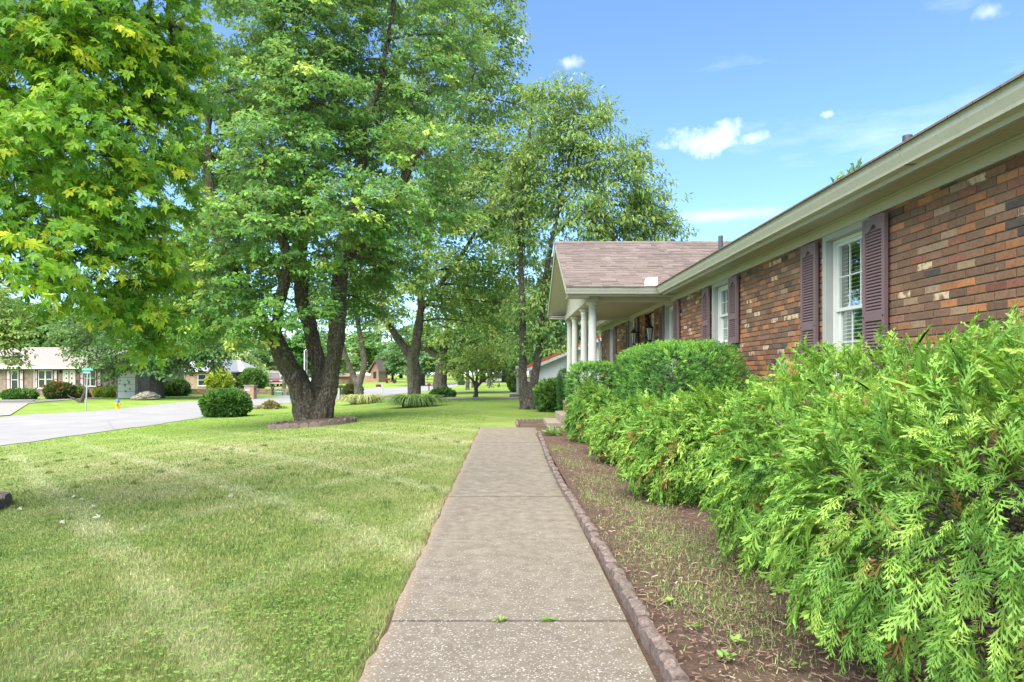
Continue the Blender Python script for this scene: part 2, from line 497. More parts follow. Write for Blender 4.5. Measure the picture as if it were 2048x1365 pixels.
paint('mortar', (.145, .125, .10), .95, .3, 20, fine=.4)
paint('trim_green', (.41, .40, .335), .5, .08, 3, streak=.12)
paint('gutter_paint', (.48, .475, .395), .4, .08, 4, streak=.24)
paint('soffit_paint', (.43, .405, .34), .6, .08, 3)
paint('casing_grey', (.33, .34, .315), .55, .08, 8)
paint('vinyl_white', (.58, .60, .56), .4, .05, 6)
paint('shutter_plum', (.158, .104, .112), .45, .14, 5)
paint('blind_slat', (.70, .76, .68), .5, .05, 6)
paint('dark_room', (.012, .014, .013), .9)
paint('column_paint', (.48, .49, .44), .45, .05, 5, streak=.06)
paint('porch_ceiling', (.36, .315, .24), .6, .06, 3)
paint('black_iron', (.012, .012, .013), .4)
paint('frosted_glass', (.42, .42, .36), .25)
paint('step_concrete', (.24, .20, .15), .85, .25, 9, fine=.5)
paint('concrete', (.24, .225, .20), .85, .15, 5, fine=.4)
paint('vent_grey', (.05, .055, .065), .5)
paint('white_metal', (.60, .61, .60), .4, .06, 5)
paint('galvanised', (.42, .45, .48), .4, .1, 8, metallic=.3)
paint('sign_green', (.0, .22, .13), .4, .05)
paint('sign_white', (.75, .78, .76), .4, .03)
paint('sign_back', (.50, .53, .53), .4, .1, 8)
paint('hydrant_yellow', (.75, .42, .01), .4, .08, 12)
paint('hydrant_blue', (.02, .18, .55), .4, .08, 12)
paint('boulder', (.25, .225, .18), .95, .45, 3, fine=.8)
paint('wall_stone', (.34, .25, .17), .95, .45, 2.2, fine=.5)
paint('utility_green', (.21, .32, .27), .5, .1, 3)
paint('red_paint', (.19, .012, .015), .3, .1, 6)
paint('silver_paint', (.55, .56, .58), .3, .05, 4, metallic=.3)
paint('dark_blue_paint', (.03, .04, .07), .3, .05, 4)
paint('tyre', (.015, .015, .016), .8)
paint('dark_glass', (.02, .025, .03), .08)
paint('maroon', (.16, .02, .022), .5, .1, 5)
paint('shutter_pink', (.62, .50, .52), .5, .05, 5)
paint('door_cream', (.62, .60, .50), .5, .05, 5)
paint('siding_white', (.58, .59, .60), .5, .04, 2)
paint('red_trim', (.58, .10, .05), .5, .1, 4)
paint('mailbox_black', (.02, .02, .022), .5)
paint('roof_light', (.32, .32, .32), .45, .05, 2)
paint('terracotta', (.35, .10, .06), .7, .1, 9)


def shingle_mats():
    m, nt, b = new_mat('shingle'); p = pos_n(nt)
    at = node(nt, 'ShaderNodeAttribute', attribute_name='col').outputs['Color']
    n = noise_n(nt, p, 120, 3, .8); n2 = noise_n(nt, p, 1.5, 4)
    c = mixc(nt, 1.0, at, ramp(nt, n, [(.3, (.6, .6, .6)), (.7, (1.35, 1.35, 1.35))]), 'MULTIPLY')
    c = mixc(nt, mapr(nt, n2, .5, .7, 0, .2), c, (.10, .09, .08))
    nt.links.new(c, b.inputs['Base Color']); b.inputs['Roughness'].default_value = .92
    bump(nt, b, n, .6, .004)
    for nm, c0, c1, sl in (('shingle_far', (.20, .168, .15), (.27, .23, .21), .14), ('shingle_brown', (.16, .10, .09), (.22, .15, .135), .2)):
        m, nt, b = new_mat(nm); p = pos_n(nt)
        mp = node(nt, 'ShaderNodeMapping', {'Vector': p, 'Scale': (1, 1, 6)}).outputs[0]
        n = noise_n(nt, mp, 3, 6, .7)
        nt.links.new(ramp(nt, n, [(.3, c0), (.7, c1)]), b.inputs['Base Color']); b.inputs['Roughness'].default_value = .9
    m, nt, b = new_mat('window_glass')
    fr = node(nt, 'ShaderNodeFresnel', {'IOR': 1.28}).outputs[0]
    tr = node(nt, 'ShaderNodeBsdfTransparent', {'Color': (.72, .80, .74, 1)}); gl = node(nt, 'ShaderNodeBsdfGlossy', {'Roughness': .02, 'Color': (.9, .95, .92, 1)})
    mx = node(nt, 'ShaderNodeMixShader', {0: math_n(nt, 'MULTIPLY', fr, .5), 1: tr.outputs[0], 2: gl.outputs[0]})
    nt.links.new(mx.outputs[0], nt.nodes['Material Output'].inputs['Surface'])
    m, nt, b = new_mat('far_glass')
    b.inputs['Base Color'].default_value = (.03, .04, .045, 1); b.inputs['Roughness'].default_value = .12


shingle_mats()

# ------------------------------------------------------------------ ground, road, path, beds


def smooth_poly(pts, n=60):
    pts = [Vector(p) for p in pts]; out = []
    for i in range(len(pts) - 1):
        p0 = pts[max(i - 1, 0)]; p1 = pts[i]; p2 = pts[i + 1]; p3 = pts[min(i + 2, len(pts) - 1)]
        for k in range(n):
            t = k / n
            out.append(0.5 * ((2 * p1) + (-p0 + p2) * t + (2 * p0 - 5 * p1 + 4 * p2 - p3) * t * t + (-p0 + 3 * p1 - 3 * p2 + p3) * t ** 3))
    out.append(pts[-1]); return out


def build_lawn():
    xs = np.unique(np.concatenate([np.linspace(-420, -40, 24), np.arange(-40, 12.01, .8), np.linspace(12, 420, 24)]))
    ys = np.unique(np.concatenate([np.linspace(-60, 0, 8), np.arange(0, 90.01, 1.25), np.linspace(90, 700, 30)]))
    X, Y = np.meshgrid(xs, ys); Z = ground(X, Y)
    V = np.stack([X, Y, Z], -1).reshape(-1, 3)
    nx, ny = len(xs), len(ys)
    i = (np.arange(ny - 1)[:, None] * nx + np.arange(nx - 1)[None]).ravel()
    F = np.stack([i, i + 1, i + 1 + nx, i + nx], 1)
    o = link('lawn', np_mesh('lawn', V, F, MAT['lawn'], smooth=True), kind='structure')
    o['label'] = 'mown front lawn sloping gently down to the street'


build_lawn()

near_px = [(0, 893), (390, 838), (520, 813), (640, 803), (754, 794), (816, 786.5), (846, 783.5), (904, 775), (1000, 766)]
far_px = [(0, 835), (200, 822), (380, 804), (510, 798), (574, 792.5), (680, 783), (735, 778), (817, 773.5), (880, 767.5)]
near_e = [Vector((-12.9, -30, 0)), Vector((-12.8, 5, 0))] + [G(*p) for p in near_px]
far_e = [Vector((-21.6, -30, 0)), Vector((-21.4, 10, 0))] + [G(*p) for p in far_px]
near_e.append(near_e[-1] + Vector((30, 35, 0))); far_e.append(far_e[-1] + Vector((30, 45, 0)))


def strip(name, e1, e2, mat, off, nn=24, cross=10, jag=0.0, **kw):
    a = smooth_poly(e1, nn); b = smooth_poly(e2, nn)
    n = min(len(a), len(b)); V = []
    for i in range(n):
        j = jag * (mnoise.noise((i * .37, 1.3, 0)) + .5 * mnoise.noise((i * 1.7, 5, 0)))
        k = jag * (mnoise.noise((i * .41, 8.3, 0)) + .5 * mnoise.noise((i * 1.9, 2, 0)))
        p0 = a[i] + Vector((j, 0, 0)); p1 = b[i] + Vector((k, 0, 0))
        for c in range(cross + 1):
            q = p0.lerp(p1, c / cross)
            V.append((q.x, q.y, gz(q.x, q.y) + off))
    w = cross + 1
    F = np.array([(i * w + c, i * w + c + 1, (i + 1) * w + c + 1, (i + 1) * w + c) for i in range(n - 1) for c in range(cross)])
    return link(name, np_mesh(name, np.array(V), F, MAT[mat]), **kw)


strip('road', near_e, far_e, 'road_asphalt', .014, jag=.16, kind='structure', label='pale grey residential street curving past the lawn')

# concrete side strips: neighbour driveways and walks
def flat_poly(name, pts, mat, off, sub=1, **kw):
    V = [(p.x, p.y, gz(p.x, p.y) + off) for p in pts]
    return link(name, np_mesh(name, np.array(V), np.array([range(len(V))]), MAT[mat]), **kw)


strip('driveway', [G(735, 801), G(830, 799.5), G(920, 799), G(1010, 798.5), G(1100, 798)], [G(755, 797.5), G(830, 796.5), G(920, 796), G(1010, 795), G(1100, 790)], 'concrete', .03, 6, 2, kind='structure', label='pale concrete driveway edge crossing the far lawn')
strip('driveway', [G(900, 785.5), G(960, 785), G(1040, 784.5)], [G(900, 783.8), G(960, 783.3), G(1040, 782.5)], 'concrete', .03, 6, 2, kind='structure', label='second thin concrete drive farther across the lawn')
strip('driveway', [G(-60, 836), G(-20, 834.5), G(20, 832)], [G(-60, 800), G(-10, 801), G(70, 800)], 'concrete', .035, 8, 4, kind='structure', label='concrete driveway mouth at the left edge by the brick ranch house')
strip('footpath', [G(30, 812), G(90, 804.5), G(150, 800), G(205, 797)], [G(10, 808), G(80, 802), G(148, 798), G(205, 795.5)], 'concrete', .03, 6, 2, kind='structure', label='curved concrete walk to the brick ranch door')
strip('driveway', [G(440, 790.5), G(520, 782), G(560, 777)], [G(505, 789), G(560, 780), G(590, 776)], 'concrete', .03, 6, 2, kind='structure', label='concrete driveway leading to the carport')


def build_path():
    root = empty('path', (0, 2, 0), kind='structure', label='exposed aggregate concrete front path with straight joints')
    js = [.4, 1.75, 3.37, 5.02, 6.78, 8.5, 10.25, 12.1, 13.8, 15.45]
    for a, b in zip(js[:-1], js[1:]):
        mb = MB(); nx = 6; ny = 14
        dz = random.uniform(-.003, .003)
        xl, xr = -.575, .597
        def jag(y, s): return .024 * mnoise.noise((s, y * 2.3, 0)) + .018 * mnoise.noise((s, y * 9.1, 3))
        rows = []
        for j in range(ny + 1):
            y = a + .009 + (b - a - .018) * j / ny
            rows.append([(xl + jag(y, 1.0) if i == 0 else xl + (xr - xl) * i / nx, y, .028 + dz) for i in range(nx + 1)])
        V = [p for r in rows for p in r]
        F = [(j * (nx + 1) + i, j * (nx + 1) + i + 1, (j + 1) * (nx + 1) + i + 1, (j + 1) * (nx + 1) + i) for j in range(ny) for i in range(nx)]
        mb.add(V, F)
        n = len(V)
        rim = [j * (nx + 1) for j in range(ny + 1)] + [ny * (nx + 1) + i for i in range(1, nx + 1)] + [j * (nx + 1) + nx for j in range(ny - 1, -1, -1)] + [i for i in range(nx - 1, 0, -1)]
        low = [(V[k][0] - (.012 if V[k][0] < -.5 else 0), V[k][1], -.06) for k in rim]
        mb.v += low
        for q in range(len(rim)):
            q2 = (q + 1) % len(rim)
            mb.f.append((rim[q], rim[q2], n + q2, n + q))
        mb.build('slab', MAT['aggregate_concrete'], root)
    MB().box(.585, 1.0, 13.95, 15.45, -.05, .024).build('slab', MAT['aggregate_concrete'], root)
    # dark soil line under joints
    ys = np.arange(.4, 15.46, .08); left = np.array([-.60 - .045 * max(0, mnoise.noise((3, y * 1.7, 0)) + .35 + .5 * math.exp(-(y - 2.6) ** 2)) - .02 * mnoise.noise((7, y * 8, 0)) for y in ys])
    V = np.concatenate([np.stack([left, ys, np.full(len(ys), .009)], 1), np.stack([np.full(len(ys), .70), ys, np.full(len(ys), .009)], 1)]); m = len(ys)
    link('joint_soil', np_mesh('joint_soil', V, np.array([(i, m + i, m + i + 1, i + 1) for i in range(m - 1)]), MAT['mulch']), root)


build_path()
EDGE_X0, EDGE_X1 = .598, .662


def build_edging():
    root = empty('path_edging', (.63, 2, 0), label='row of rough reddish concrete edging blocks along right side of the path', cat='edging')
    vars_ = []
    for k in range(8):
        mb = MB(); L = .128; nx, ny = 3, 4
        top = [(EDGE_X0 - .63 + (EDGE_X1 - EDGE_X0) * i / nx, -L / 2 + L * j / ny, .088 + random.uniform(-.006, .006)) for j in range(ny + 1) for i in range(nx + 1)]
        top = [(x + random.uniform(-.004, .004), y * (1 if abs(y) < L / 2 - .001 else .97), z - (.008 if abs(abs(x) - .038) < .006 else 0)) for x, y, z in top]
        mb.add(top, [(j * 4 + i, j * 4 + i + 1, (j + 1) * 4 + i + 1, (j + 1) * 4 + i) for j in range(ny) for i in range(nx)])
        rim = [j * 4 for j in range(ny + 1)] + [ny * 4 + i for i in range(1, 4)] + [j * 4 + 3 for j in range(ny - 1, -1, -1)] + [2, 1]
        b = len(mb.v); mb.v += [(mb.v[q][0], mb.v[q][1], -.05) for q in rim]
        for q in range(len(rim)):
            mb.f.append((rim[q], rim[(q + 1) % len(rim)], b + (q + 1) % len(rim), b + q))
        vars_.append(mb.mesh('edging_block', MAT['split_block']))
    y = 1.6
    while y < 13.9:
        o = link('edging_block', random.choice(vars_), root)
        o.location = Vector((.63 + random.uniform(-.006, .006) + .035 * math.sin(y * .55), y, random.uniform(-.012, .008))) - WT[root]
        o.rotation_euler = (random.uniform(-.03, .03), random.uniform(-.04, .04), random.uniform(-.05, .05) + PI * random.randint(0, 1))
        y += .134
    return root


build_edging()
# mulch bed right of the path, and the small square bed beyond the path end
def build_beds():
    xs = np.arange(.66, 3.61, .12); ys = np.arange(.6, 15.3, .15)
    X, Y = np.meshgrid(xs, ys)
    Z = np.array([[.045 + .02 * mnoise.noise((x * 1.5, y * 1.5, 0)) + .015 * mnoise.noise((x * 6, y * 6, 2)) for x in xs] for y in ys])
    V = np.stack([X, Y, Z], -1).reshape(-1, 3); nx = len(xs)
    i = (np.arange(len(ys) - 1)[:, None] * nx + np.arange(nx - 1)[None]).ravel()
    link('garden_bed', np_mesh('garden_bed', V, np.stack([i, i + 1, i + 1 + nx, i + nx], 1), MAT['mulch'], smooth=True), kind='structure', label='mulched planting bed between path and house')
    n = 13000
    u = RNG.random(n); y = 1.5 + (13.7) * u ** 1.9; x = .70 + RNG.random(n) * 1.5
    chips(np.stack([x, y, .055 + .02 * RNG.random(n)], 1), 'bark_chips', 'loose shredded bark mulch in the bed beside the path')
    # little bed
    root = empty('square_bed', (.6, 16.4, 0), label='small square mulch bed framed by scalloped edging at path end', cat='flower bed')
    mb = MB().box(.30, .94, 15.62, 17.2, -.02, .03); mb.build('soil', MAT['mulch'], root)
    for k in range(7):
        MB().prism([(.24 + k * .1, -.02), (.335 + k * .1, -.02), (.335 + k * .1, .07), (.315 + k * .1, .095), (.26 + k * .1, .095), (.24 + k * .1, .07)], 'y', 17.2, 17.26).build('edging_block', MAT['split_block'], root)
    for k in range(11):
        MB().box(.235, .295, 15.62 + k * .145, 15.755 + k * .145, -.02, .08 + random.uniform(-.01, .01)).build('edging_block', MAT['split_block'], root, bevel=.008)


def chips(pos, name, label, s=1.0):
    n = len(pos)
    T = np.array([(-.5, -.5, 0), (.5, -.5, 0), (.5, .5, 0), (-.5, .5, 0), (-.42, -.3, .3), (.42, -.3, .3), (.42, .3, .3), (-.42, .3, .3)])
    TF = np.array([(4, 5, 6, 7), (0, 1, 5, 4), (2, 3, 7, 6)])
    L = RNG.uniform(.008, .045, n) * s; W = RNG.uniform(.003, .010, n) * s; H = RNG.uniform(.005, .011, n) * s
    a = RNG.uniform(0, 2 * PI, n); t = RNG.normal(0, .18, n)
    v = T[None] * np.stack([L, W, H], 1)[:, None]
    z = v[..., 2] + v[..., 0] * np.sin(t)[:, None]
    x = v[..., 0] * np.cos(a)[:, None] - v[..., 1] * np.sin(a)[:, None]
    y = v[..., 0] * np.sin(a)[:, None] + v[..., 1] * np.cos(a)[:, None]
    V = (np.stack([x, y, z], -1) + pos[:, None]).reshape(-1, 3)
    F = (TF[None] + (np.arange(n) * 8)[:, None, None]).reshape(-1, 4)
    tint = np.repeat(np.clip(RNG.normal(.5, .25, n), 0, 1), 3)
    return link(name, np_mesh(name, V, F, MAT['mulch_chip'], {'tint': ('FLOAT', 'FACE', tint)}), kind='stuff', label=label)


build_beds()

# ------------------------------------------------------------------ foliage machinery
def norm(a):
    return a / np.maximum(np.linalg.norm(a, axis=-1, keepdims=True), 1e-9)


def frames(tip, nrm):
    y = norm(tip); z = norm(nrm - y * np.sum(nrm * y, -1, keepdims=True)); x = np.cross(y, z)
    return np.stack([x, y, z], -1)          # columns


def scatter_mesh(name, tmpl, pos, R, sc, tint, mat, jit=0.0):
    TV, TF = tmpl; n = len(pos); k = len(TV)
    V = np.einsum('nij,kj->nki', R, TV) * np.asarray(sc).reshape(-1, 1, 1) + pos[:, None]
    if jit:
        V = V + np.random.default_rng(n).normal(0, 1, V.shape) * (jit * np.asarray(sc)).reshape(-1, 1, 1)
    F = [(f[None] + (np.arange(n) * k)[:, None, None]).reshape(-1, f.shape[1]) for f in TF]
    t = np.concatenate([np.repeat(tint, len(f)) for f in TF])
    return np_mesh(name, V.reshape(-1, 3), F, mat, {'tint': ('FLOAT', 'FACE', np.clip(t, 0, 1))})


def T_leaf_maple():
    h = [(0, 0), (.30, .0), (.19, .20), (.40, .38), (.54, .66), (.14, .46), (.21, .74), (0, 1.10)]
    V = [(x, y, abs(x) * .28 - .22 * y * y) for x, y in h] + [(-x, y, abs(x) * .28 - .22 * y * y) for x, y in h[1:-1]]
    V.append((0, .4, -.04)); c = len(V) - 1
    ring = list(range(8)) + [13, 12, 11, 10, 9, 8]
    F = [(c, ring[i], ring[(i + 1) % 14]) for i in range(14)]
    return np.array(V), [np.array(F)]


def T_leaf_star():
    V = [(0, 0, 0), (.42, .10, .10), (.20, .36, .0), (.46, .60, .02), (0, 1, -.25), (-.46, .60, .02), (-.20, .36, .0), (-.42, .10, .10)]
    F = [(0, 1, 2), (2, 3, 4), (4, 5, 6), (6, 7, 0), (0, 2, 4), (0, 4, 6)]
    return np.array(V, float), [np.array(F)]


def T_lobes(L):
    V = []; F = []
    for ang, l, w in L:
        a = rad(ang); d = np.array([math.sin(a), math.cos(a)]); sd = np.array([d[1], -d[0]]); b = len(V)
        for q in (np.zeros(2), d * l * .55 + sd * w, d * l, d * l * .55 - sd * w): V.append(q)
        F += [(b, b + 1, b + 2), (b, b + 2, b + 3)]
    V = np.array(V); z = .10 * np.abs(V[:, 0]) - .22 * (V[:, 1] ** 2)
    return np.column_stack([V, z]), [np.array(F)]


def T_leaf_quad(w=.32):
    V = [(0, 0, 0), (w, .45, .06), (0, 1, -.18), (-w, .45, .06)]
    return np.array(V, float), [np.array([(0, 1, 2), (0, 2, 3)])]


def T_oval():
    V = [(0, 0, 0), (.26, .3, .08), (.2, .75, .0), (0, 1, -.12), (-.2, .75, .0), (-.26, .3, .08)]
    return np.array(V, float), [np.array([(0, 1, 2), (0, 2, 3), (0, 3, 4), (0, 4, 5)])]


LEAF_F = T_leaf_maple(); LEAF_V = T_lobes([(-12, 1, .25), (48, .75, .21)])
LEAF_M, LEAF_S, LEAF_Q, LEAF_O, LEAF_N = T_lobes([(0, 1, .17), (44, .80, .15), (-44, .80, .15), (88, .42, .10), (-88, .42, .10)]), T_lobes([(0, 1, .21), (50, .74, .18), (-50, .74, .18)]), T_leaf_quad(), T_oval(), T_leaf_quad(.17)


def sprays(lobes, rng, dens, axis, rmin=.35, flat=1.0):
    """lobes: list of (center, (rx,ry,rz)). returns spray points, outward dirs, lobe index"""
    Pn, D, I = [], [], []
    for li, (c, r) in enumerate(lobes):
        c = np.array(c, float); r = np.array(r, float)
        area = 4 * PI * (r.prod()) ** (2 / 3)
        n = max(4, int(dens * area))
        d = norm(rng.normal(size=(n, 3))); u = rmin + (1 - rmin) * rng.random(n) ** .55
        p = c + d * r * u[:, None]
        out = norm(p - axis(p)); o = norm(d * .7 + out * .7 + rng.normal(0, .3, (n, 3)))
        o[:, 2] = o[:, 2] * .6 + .05
        Pn.append(p); D.append(norm(o)); I.append(np.full(n, li))
    return np.concatenate(Pn), np.concatenate(D), np.concatenate(I)


def leaves_on(sp, sd, rng, per, L, W, droop=.25, young=.1, tint0=.38, hang=.5, tvar=.10):
    n = len(sp); N = n * per
    i = np.repeat(np.arange(n), per)
    p, d = sp[i], sd[i]
    up = np.array([0, 0, 1.0]); lat = norm(np.cross(d, up)); nn = np.cross(lat, d)
    Ls = (L * rng.uniform(.65, 1.3, n))[i]
    t = rng.beta(1.5, 1.1, N); s = rng.normal(0, .42, N) * (.25 + 2.2 * t * (1.15 - t)) * W
    pos = p + d * ((t - .45) * Ls)[:, None] + lat * s[:, None] + nn * rng.normal(0, .07 * L, N)[:, None]
    pos[:, 2] -= droop * L * (t ** 2 + .6 * (s / W) ** 2)
    tip = d * .6 + lat * np.sign(s)[:, None] * rng.uniform(.1, .9, N)[:, None] + rng.normal(0, .35, (N, 3))
    tip[:, 2] -= rng.uniform(0, 2 * hang, N)
    nrm = np.array([0, 0, 1.0]) + d * .35 + rng.normal(0, .45, (N, 3))
    st = rng.normal(0, .09, n); yg = (rng.random(n) < young) * rng.uniform(.2, .5, n)
    tint = tint0 + st[i] + rng.normal(0, tvar, N) + yg[i] * (t > .55)
    return pos, frames(tip, nrm), tint


def nearest_on(skel, p):
    best = None
    for pts, rs in skel:
        for k, (q, r) in enumerate(zip(pts, rs)):
            d = (q - p).length + max(0, q.z - p.z) * 1.5
            if best is None or d < best[0]: best = (d, q, r)
    return best


def twig_tubes(mb, a, b, r0, r1, n=5, seg=4, sag=.08):
    a, b = Vector(a), Vector(b); L = (b - a).length
    pts = []; rs = []
    j = Vector((random.uniform(-1, 1), random.uniform(-1, 1), random.uniform(.1, .8))) * L * sag
    for k in range(seg + 1):
        t = k / seg
        pts.append(a.lerp(b, t) + j * math.sin(PI * t)); rs.append(r0 + (r1 - r0) * t)
    mb.tube(pts, rs, n, cap=False)


def remeshed(mb, voxel, name, mat, amp=.03, fs=1.0):
    me = mb.mesh('tmp', None); o = bpy.data.objects.new('tmp', me); COL.objects.link(o)
    m = o.modifiers.new('r', 'REMESH'); m.mode = 'VOXEL'; m.voxel_size = voxel
    sm = o.modifiers.new('s', 'SMOOTH'); sm.iterations = 2; sm.factor = .5
    dg = bpy.context.evaluated_depsgraph_get(); dg.update()
    out = bpy.data.meshes.new_from_object(o.evaluated_get(dg), depsgraph=dg)
    bpy.data.objects.remove(o); bpy.data.meshes.remove(me)
    n = len(out.vertices); co = np.empty(n * 3, np.float32); no = np.empty(n * 3, np.float32)
    out.vertices.foreach_get('co', co); out.vertices.foreach_get('normal', no)
    co = co.reshape(-1, 3); no = no.reshape(-1, 3)
    d = np.array([mnoise.fractal((p[0] * 5 * fs, p[1] * 5 * fs, p[2] * 1.1 * fs), 1.0, 2.0, 3) for p in co])
    d2 = np.array([mnoise.noise((p[0] * 16 * fs, p[1] * 16 * fs, p[2] * 3.2 * fs)) for p in co])
    co = co + no * (d * amp + d2 * amp * .45)[:, None]
    out.vertices.foreach_set('co', co.ravel().astype(np.float32))
    out.polygons.foreach_set('use_smooth', np.ones(len(out.polygons), bool))
    out.name = name; out.materials.clear(); out.materials.append(MAT[mat]); out.update()
    return out


def split_nearest(pos, cond_n, dmax=99):
    """indices of the cond_n items nearest to the camera inside the frame"""
    px = VX + FPX * pos[:, 0] / pos[:, 1]; py = VY - FPX * (pos[:, 2] - CAM_H) / pos[:, 1]
    ok = (pos[:, 1] > .4) & (px > 10) & (px < 2038) & (py > 10) & (py < 1355)
    d = np.linalg.norm(pos - np.array([0, 0, CAM_H]), axis=1) + np.where(ok, 0, 1e6)
    idx = np.argsort(d)[:cond_n]
    return idx[d[idx] < 1e5]


def singles(root, name, tmpl, pos, R, sc, tint, mat, idx):
    tv = np.linspace(.05, .95, 8); meshes = []
    for t in tv:
        TV, TF = tmpl
        meshes.append(np_mesh(name, TV, TF, mat, {'tint': ('FLOAT', 'FACE', np.full(sum(len(f) for f in TF), t))}))
    w = WT[root]
    for k in idx:
        o = bpy.data.objects.new(name, meshes[int(np.argmin(abs(tv - tint[k])))]); COL.objects.link(o); o.parent = root
        M = Matrix([[*(R[k][r] * sc[k]), pos[k][r] - w[r]] for r in range(3)] + [[0, 0, 0, 1]])
        o.matrix_basis = M


def tree(name, label, base, skel_px, lobes_px, leaf, mat, bark, rng_seed, dens, per, L, W, size, cat='tree', voxel=.05, amp=.03, group=None,
         droop=.25, young=.1, tint0=.38, hang=.5, twig=.5, rmin=.35, n_single=0, flare=1.3, twig_r=.008, ysq=1.0):
    """skel_px: list of stems: list of (px,py,Y,rpx). lobes_px: (px,py,Y,rpx[,squash])"""
    rng = np.random.default_rng(rng_seed); random.seed(rng_seed)
    root = empty(name, base, label=label, cat=cat, group=group)
    skel = []; mb = MB()
    for stem in skel_px:
        pts = [P(a, b, Y) for a, b, Y, r in stem]; rs = [r * Y / FPX for a, b, Y, r in stem]
        sp = smooth_poly(pts, 4); k = np.interp(np.arange(len(sp)), np.arange(len(pts)) * 4, rs)
        skel.append((sp, list(k))); mb.tube(sp, list(k), 12)
    b = Vector(base)
    for q in range(7):                                # root flare
        a = q * 2 * PI / 7 + random.uniform(-.3, .3); r0 = max(s[3] * s[2] / FPX for s in [st[0] for st in skel_px]) * flare
        mb.tube([b + Vector((math.cos(a) * r0 * .35, math.sin(a) * r0 * .35, r0 * 1.1)), b + Vector((math.cos(a) * r0 * .8, math.sin(a) * r0 * .8, r0 * .25)), b + Vector((math.cos(a) * r0 * 1.25, math.sin(a) * r0 * 1.25, -.08))], [r0 * .30, r0 * .32, r0 * .2], 8)
    link('trunk', remeshed(mb, voxel, 'trunk', bark, amp), root)
    lobes = []
    for l in lobes_px:
        c = P(l[0], l[1], l[2]); r = l[3] * l[2] / FPX; q = l[4] if len(l) > 4 else .8
        lobes.append((tuple(c), (r, r * ysq, r * q)))
    base_np = np.array(base)
    def axis(p):
        a = np.repeat(base_np[None], len(p), 0).copy(); a[:, 2] = p[:, 2] - 1.5; return a
    sp, sd, li = sprays(lobes, rng, dens, axis, rmin)
    bb = MB(); hubs = []
    for c, r in lobes:
        _, q, rr = nearest_on(skel, Vector(c)); rr = min(rr * .6, .09, r[0] * .05)
        hub = Vector(c) - Vector((0, 0, r[2] * .2)); twig_tubes(bb, q, hub, rr, max(.012, rr * .35), 6, 6, .10); hubs.append(hub)
    for k in range(len(sp)):
        if rng.random() < twig:
            twig_tubes(bb, hubs[li[k]].lerp(Vector(sp[k]), rng.uniform(0, .5)) + Vector(rng.normal(0, .08, 3)) * lobes[li[k]][1][0], sp[k] + sd[k] * L * .3, twig_r * 1.4, twig_r * .4, 3, 4, .16)
    bb.build('branches', MAT[bark], root)
    pos, R, tint = leaves_on(sp, sd, rng, per, L, W, droop, young, tint0, hang)
    sc = size * rng.uniform(.65, 1.2, len(pos))
    keep = np.ones(len(pos), bool)
    if n_single:
        idx = split_nearest(pos, n_single); keep[idx] = False
        singles(root, 'leaf', leaf, pos, R, sc, tint, MAT[mat], idx)
    me = scatter_mesh('crown', leaf, pos[keep], R[keep], sc[keep], tint[keep], MAT[mat])
    link('crown', me, root, kind='stuff')
    return root

# ------------------------------------------------------------------ the brick house
WX, GX, WTOP, SOF, PITCH = 3.46, 3.0, 2.73, 2.84, .474
GTOP = 2.97
H_Y0, H_Y1 = -3.0, 24.8
PY0, PY1, PRID, PXE = 13.6, 19.85, 16.72, 1.19       # porch eaves (near, far), ridge, gable edge
house = empty('brick_house', (WX, 12, 0), label='long brown brick ranch house with gabled porch, plum shutters and green-grey gutter', cat='house')
# openings: (y0, y1, z0, kind)
OPEN = [(6.47, 7.42, 1.18, 'win'), (10.41, 11.40, 1.72, 'win'), (13.85, 14.80, 1.18, 'win'), (15.98, 17.02, .5, 'door'), (18.05, 19.0, 1.18, 'win'), (21.7, 22.6, 1.18, 'win')]

PAL = [((.180, .098, .056), .40), ((.148, .084, .050), .22), ((.310, .132, .054), .13), ((.25, .116, .056), .11), ((.185, .074, .044), .07), ((.065, .050, .042), .04), ((.26, .175, .105), .03)]


def brick_colour(r):
    k = r.choices(range(len(PAL)), [p[1] for p in PAL])[0]; c = PAL[k][0]; f = r.uniform(.82, 1.18)
    al = r.choices([0, .35, .9], [.78, .14, .08])[0]
    if k == 5: al = 0
    return (c[0] * f, c[1] * f, c[2] * f, al)


def brick_verts(y0, y1, z0, z1, x0, x1, b=.004):
    return ([(x0 + b, y0, z0), (x0 + b, y1, z0), (x0 + b, y1, z1), (x0 + b, y0, z1),
             (x0, y0 + b, z0 + b), (x0, y1 - b, z0 + b), (x0, y1 - b, z1 - b), (x0, y0 + b, z1 - b),
             (x1, y0, z0), (x1, y1, z0), (x1, y1, z1), (x1, y0, z1)],
            [(7, 6, 5, 4), (0, 1, 9, 8), (1, 2, 10, 9), (2, 3, 11, 10), (3, 0, 8, 11), (4, 5, 1, 0), (5, 6, 2, 1), (6, 7, 3, 2), (7, 4, 0, 3)])


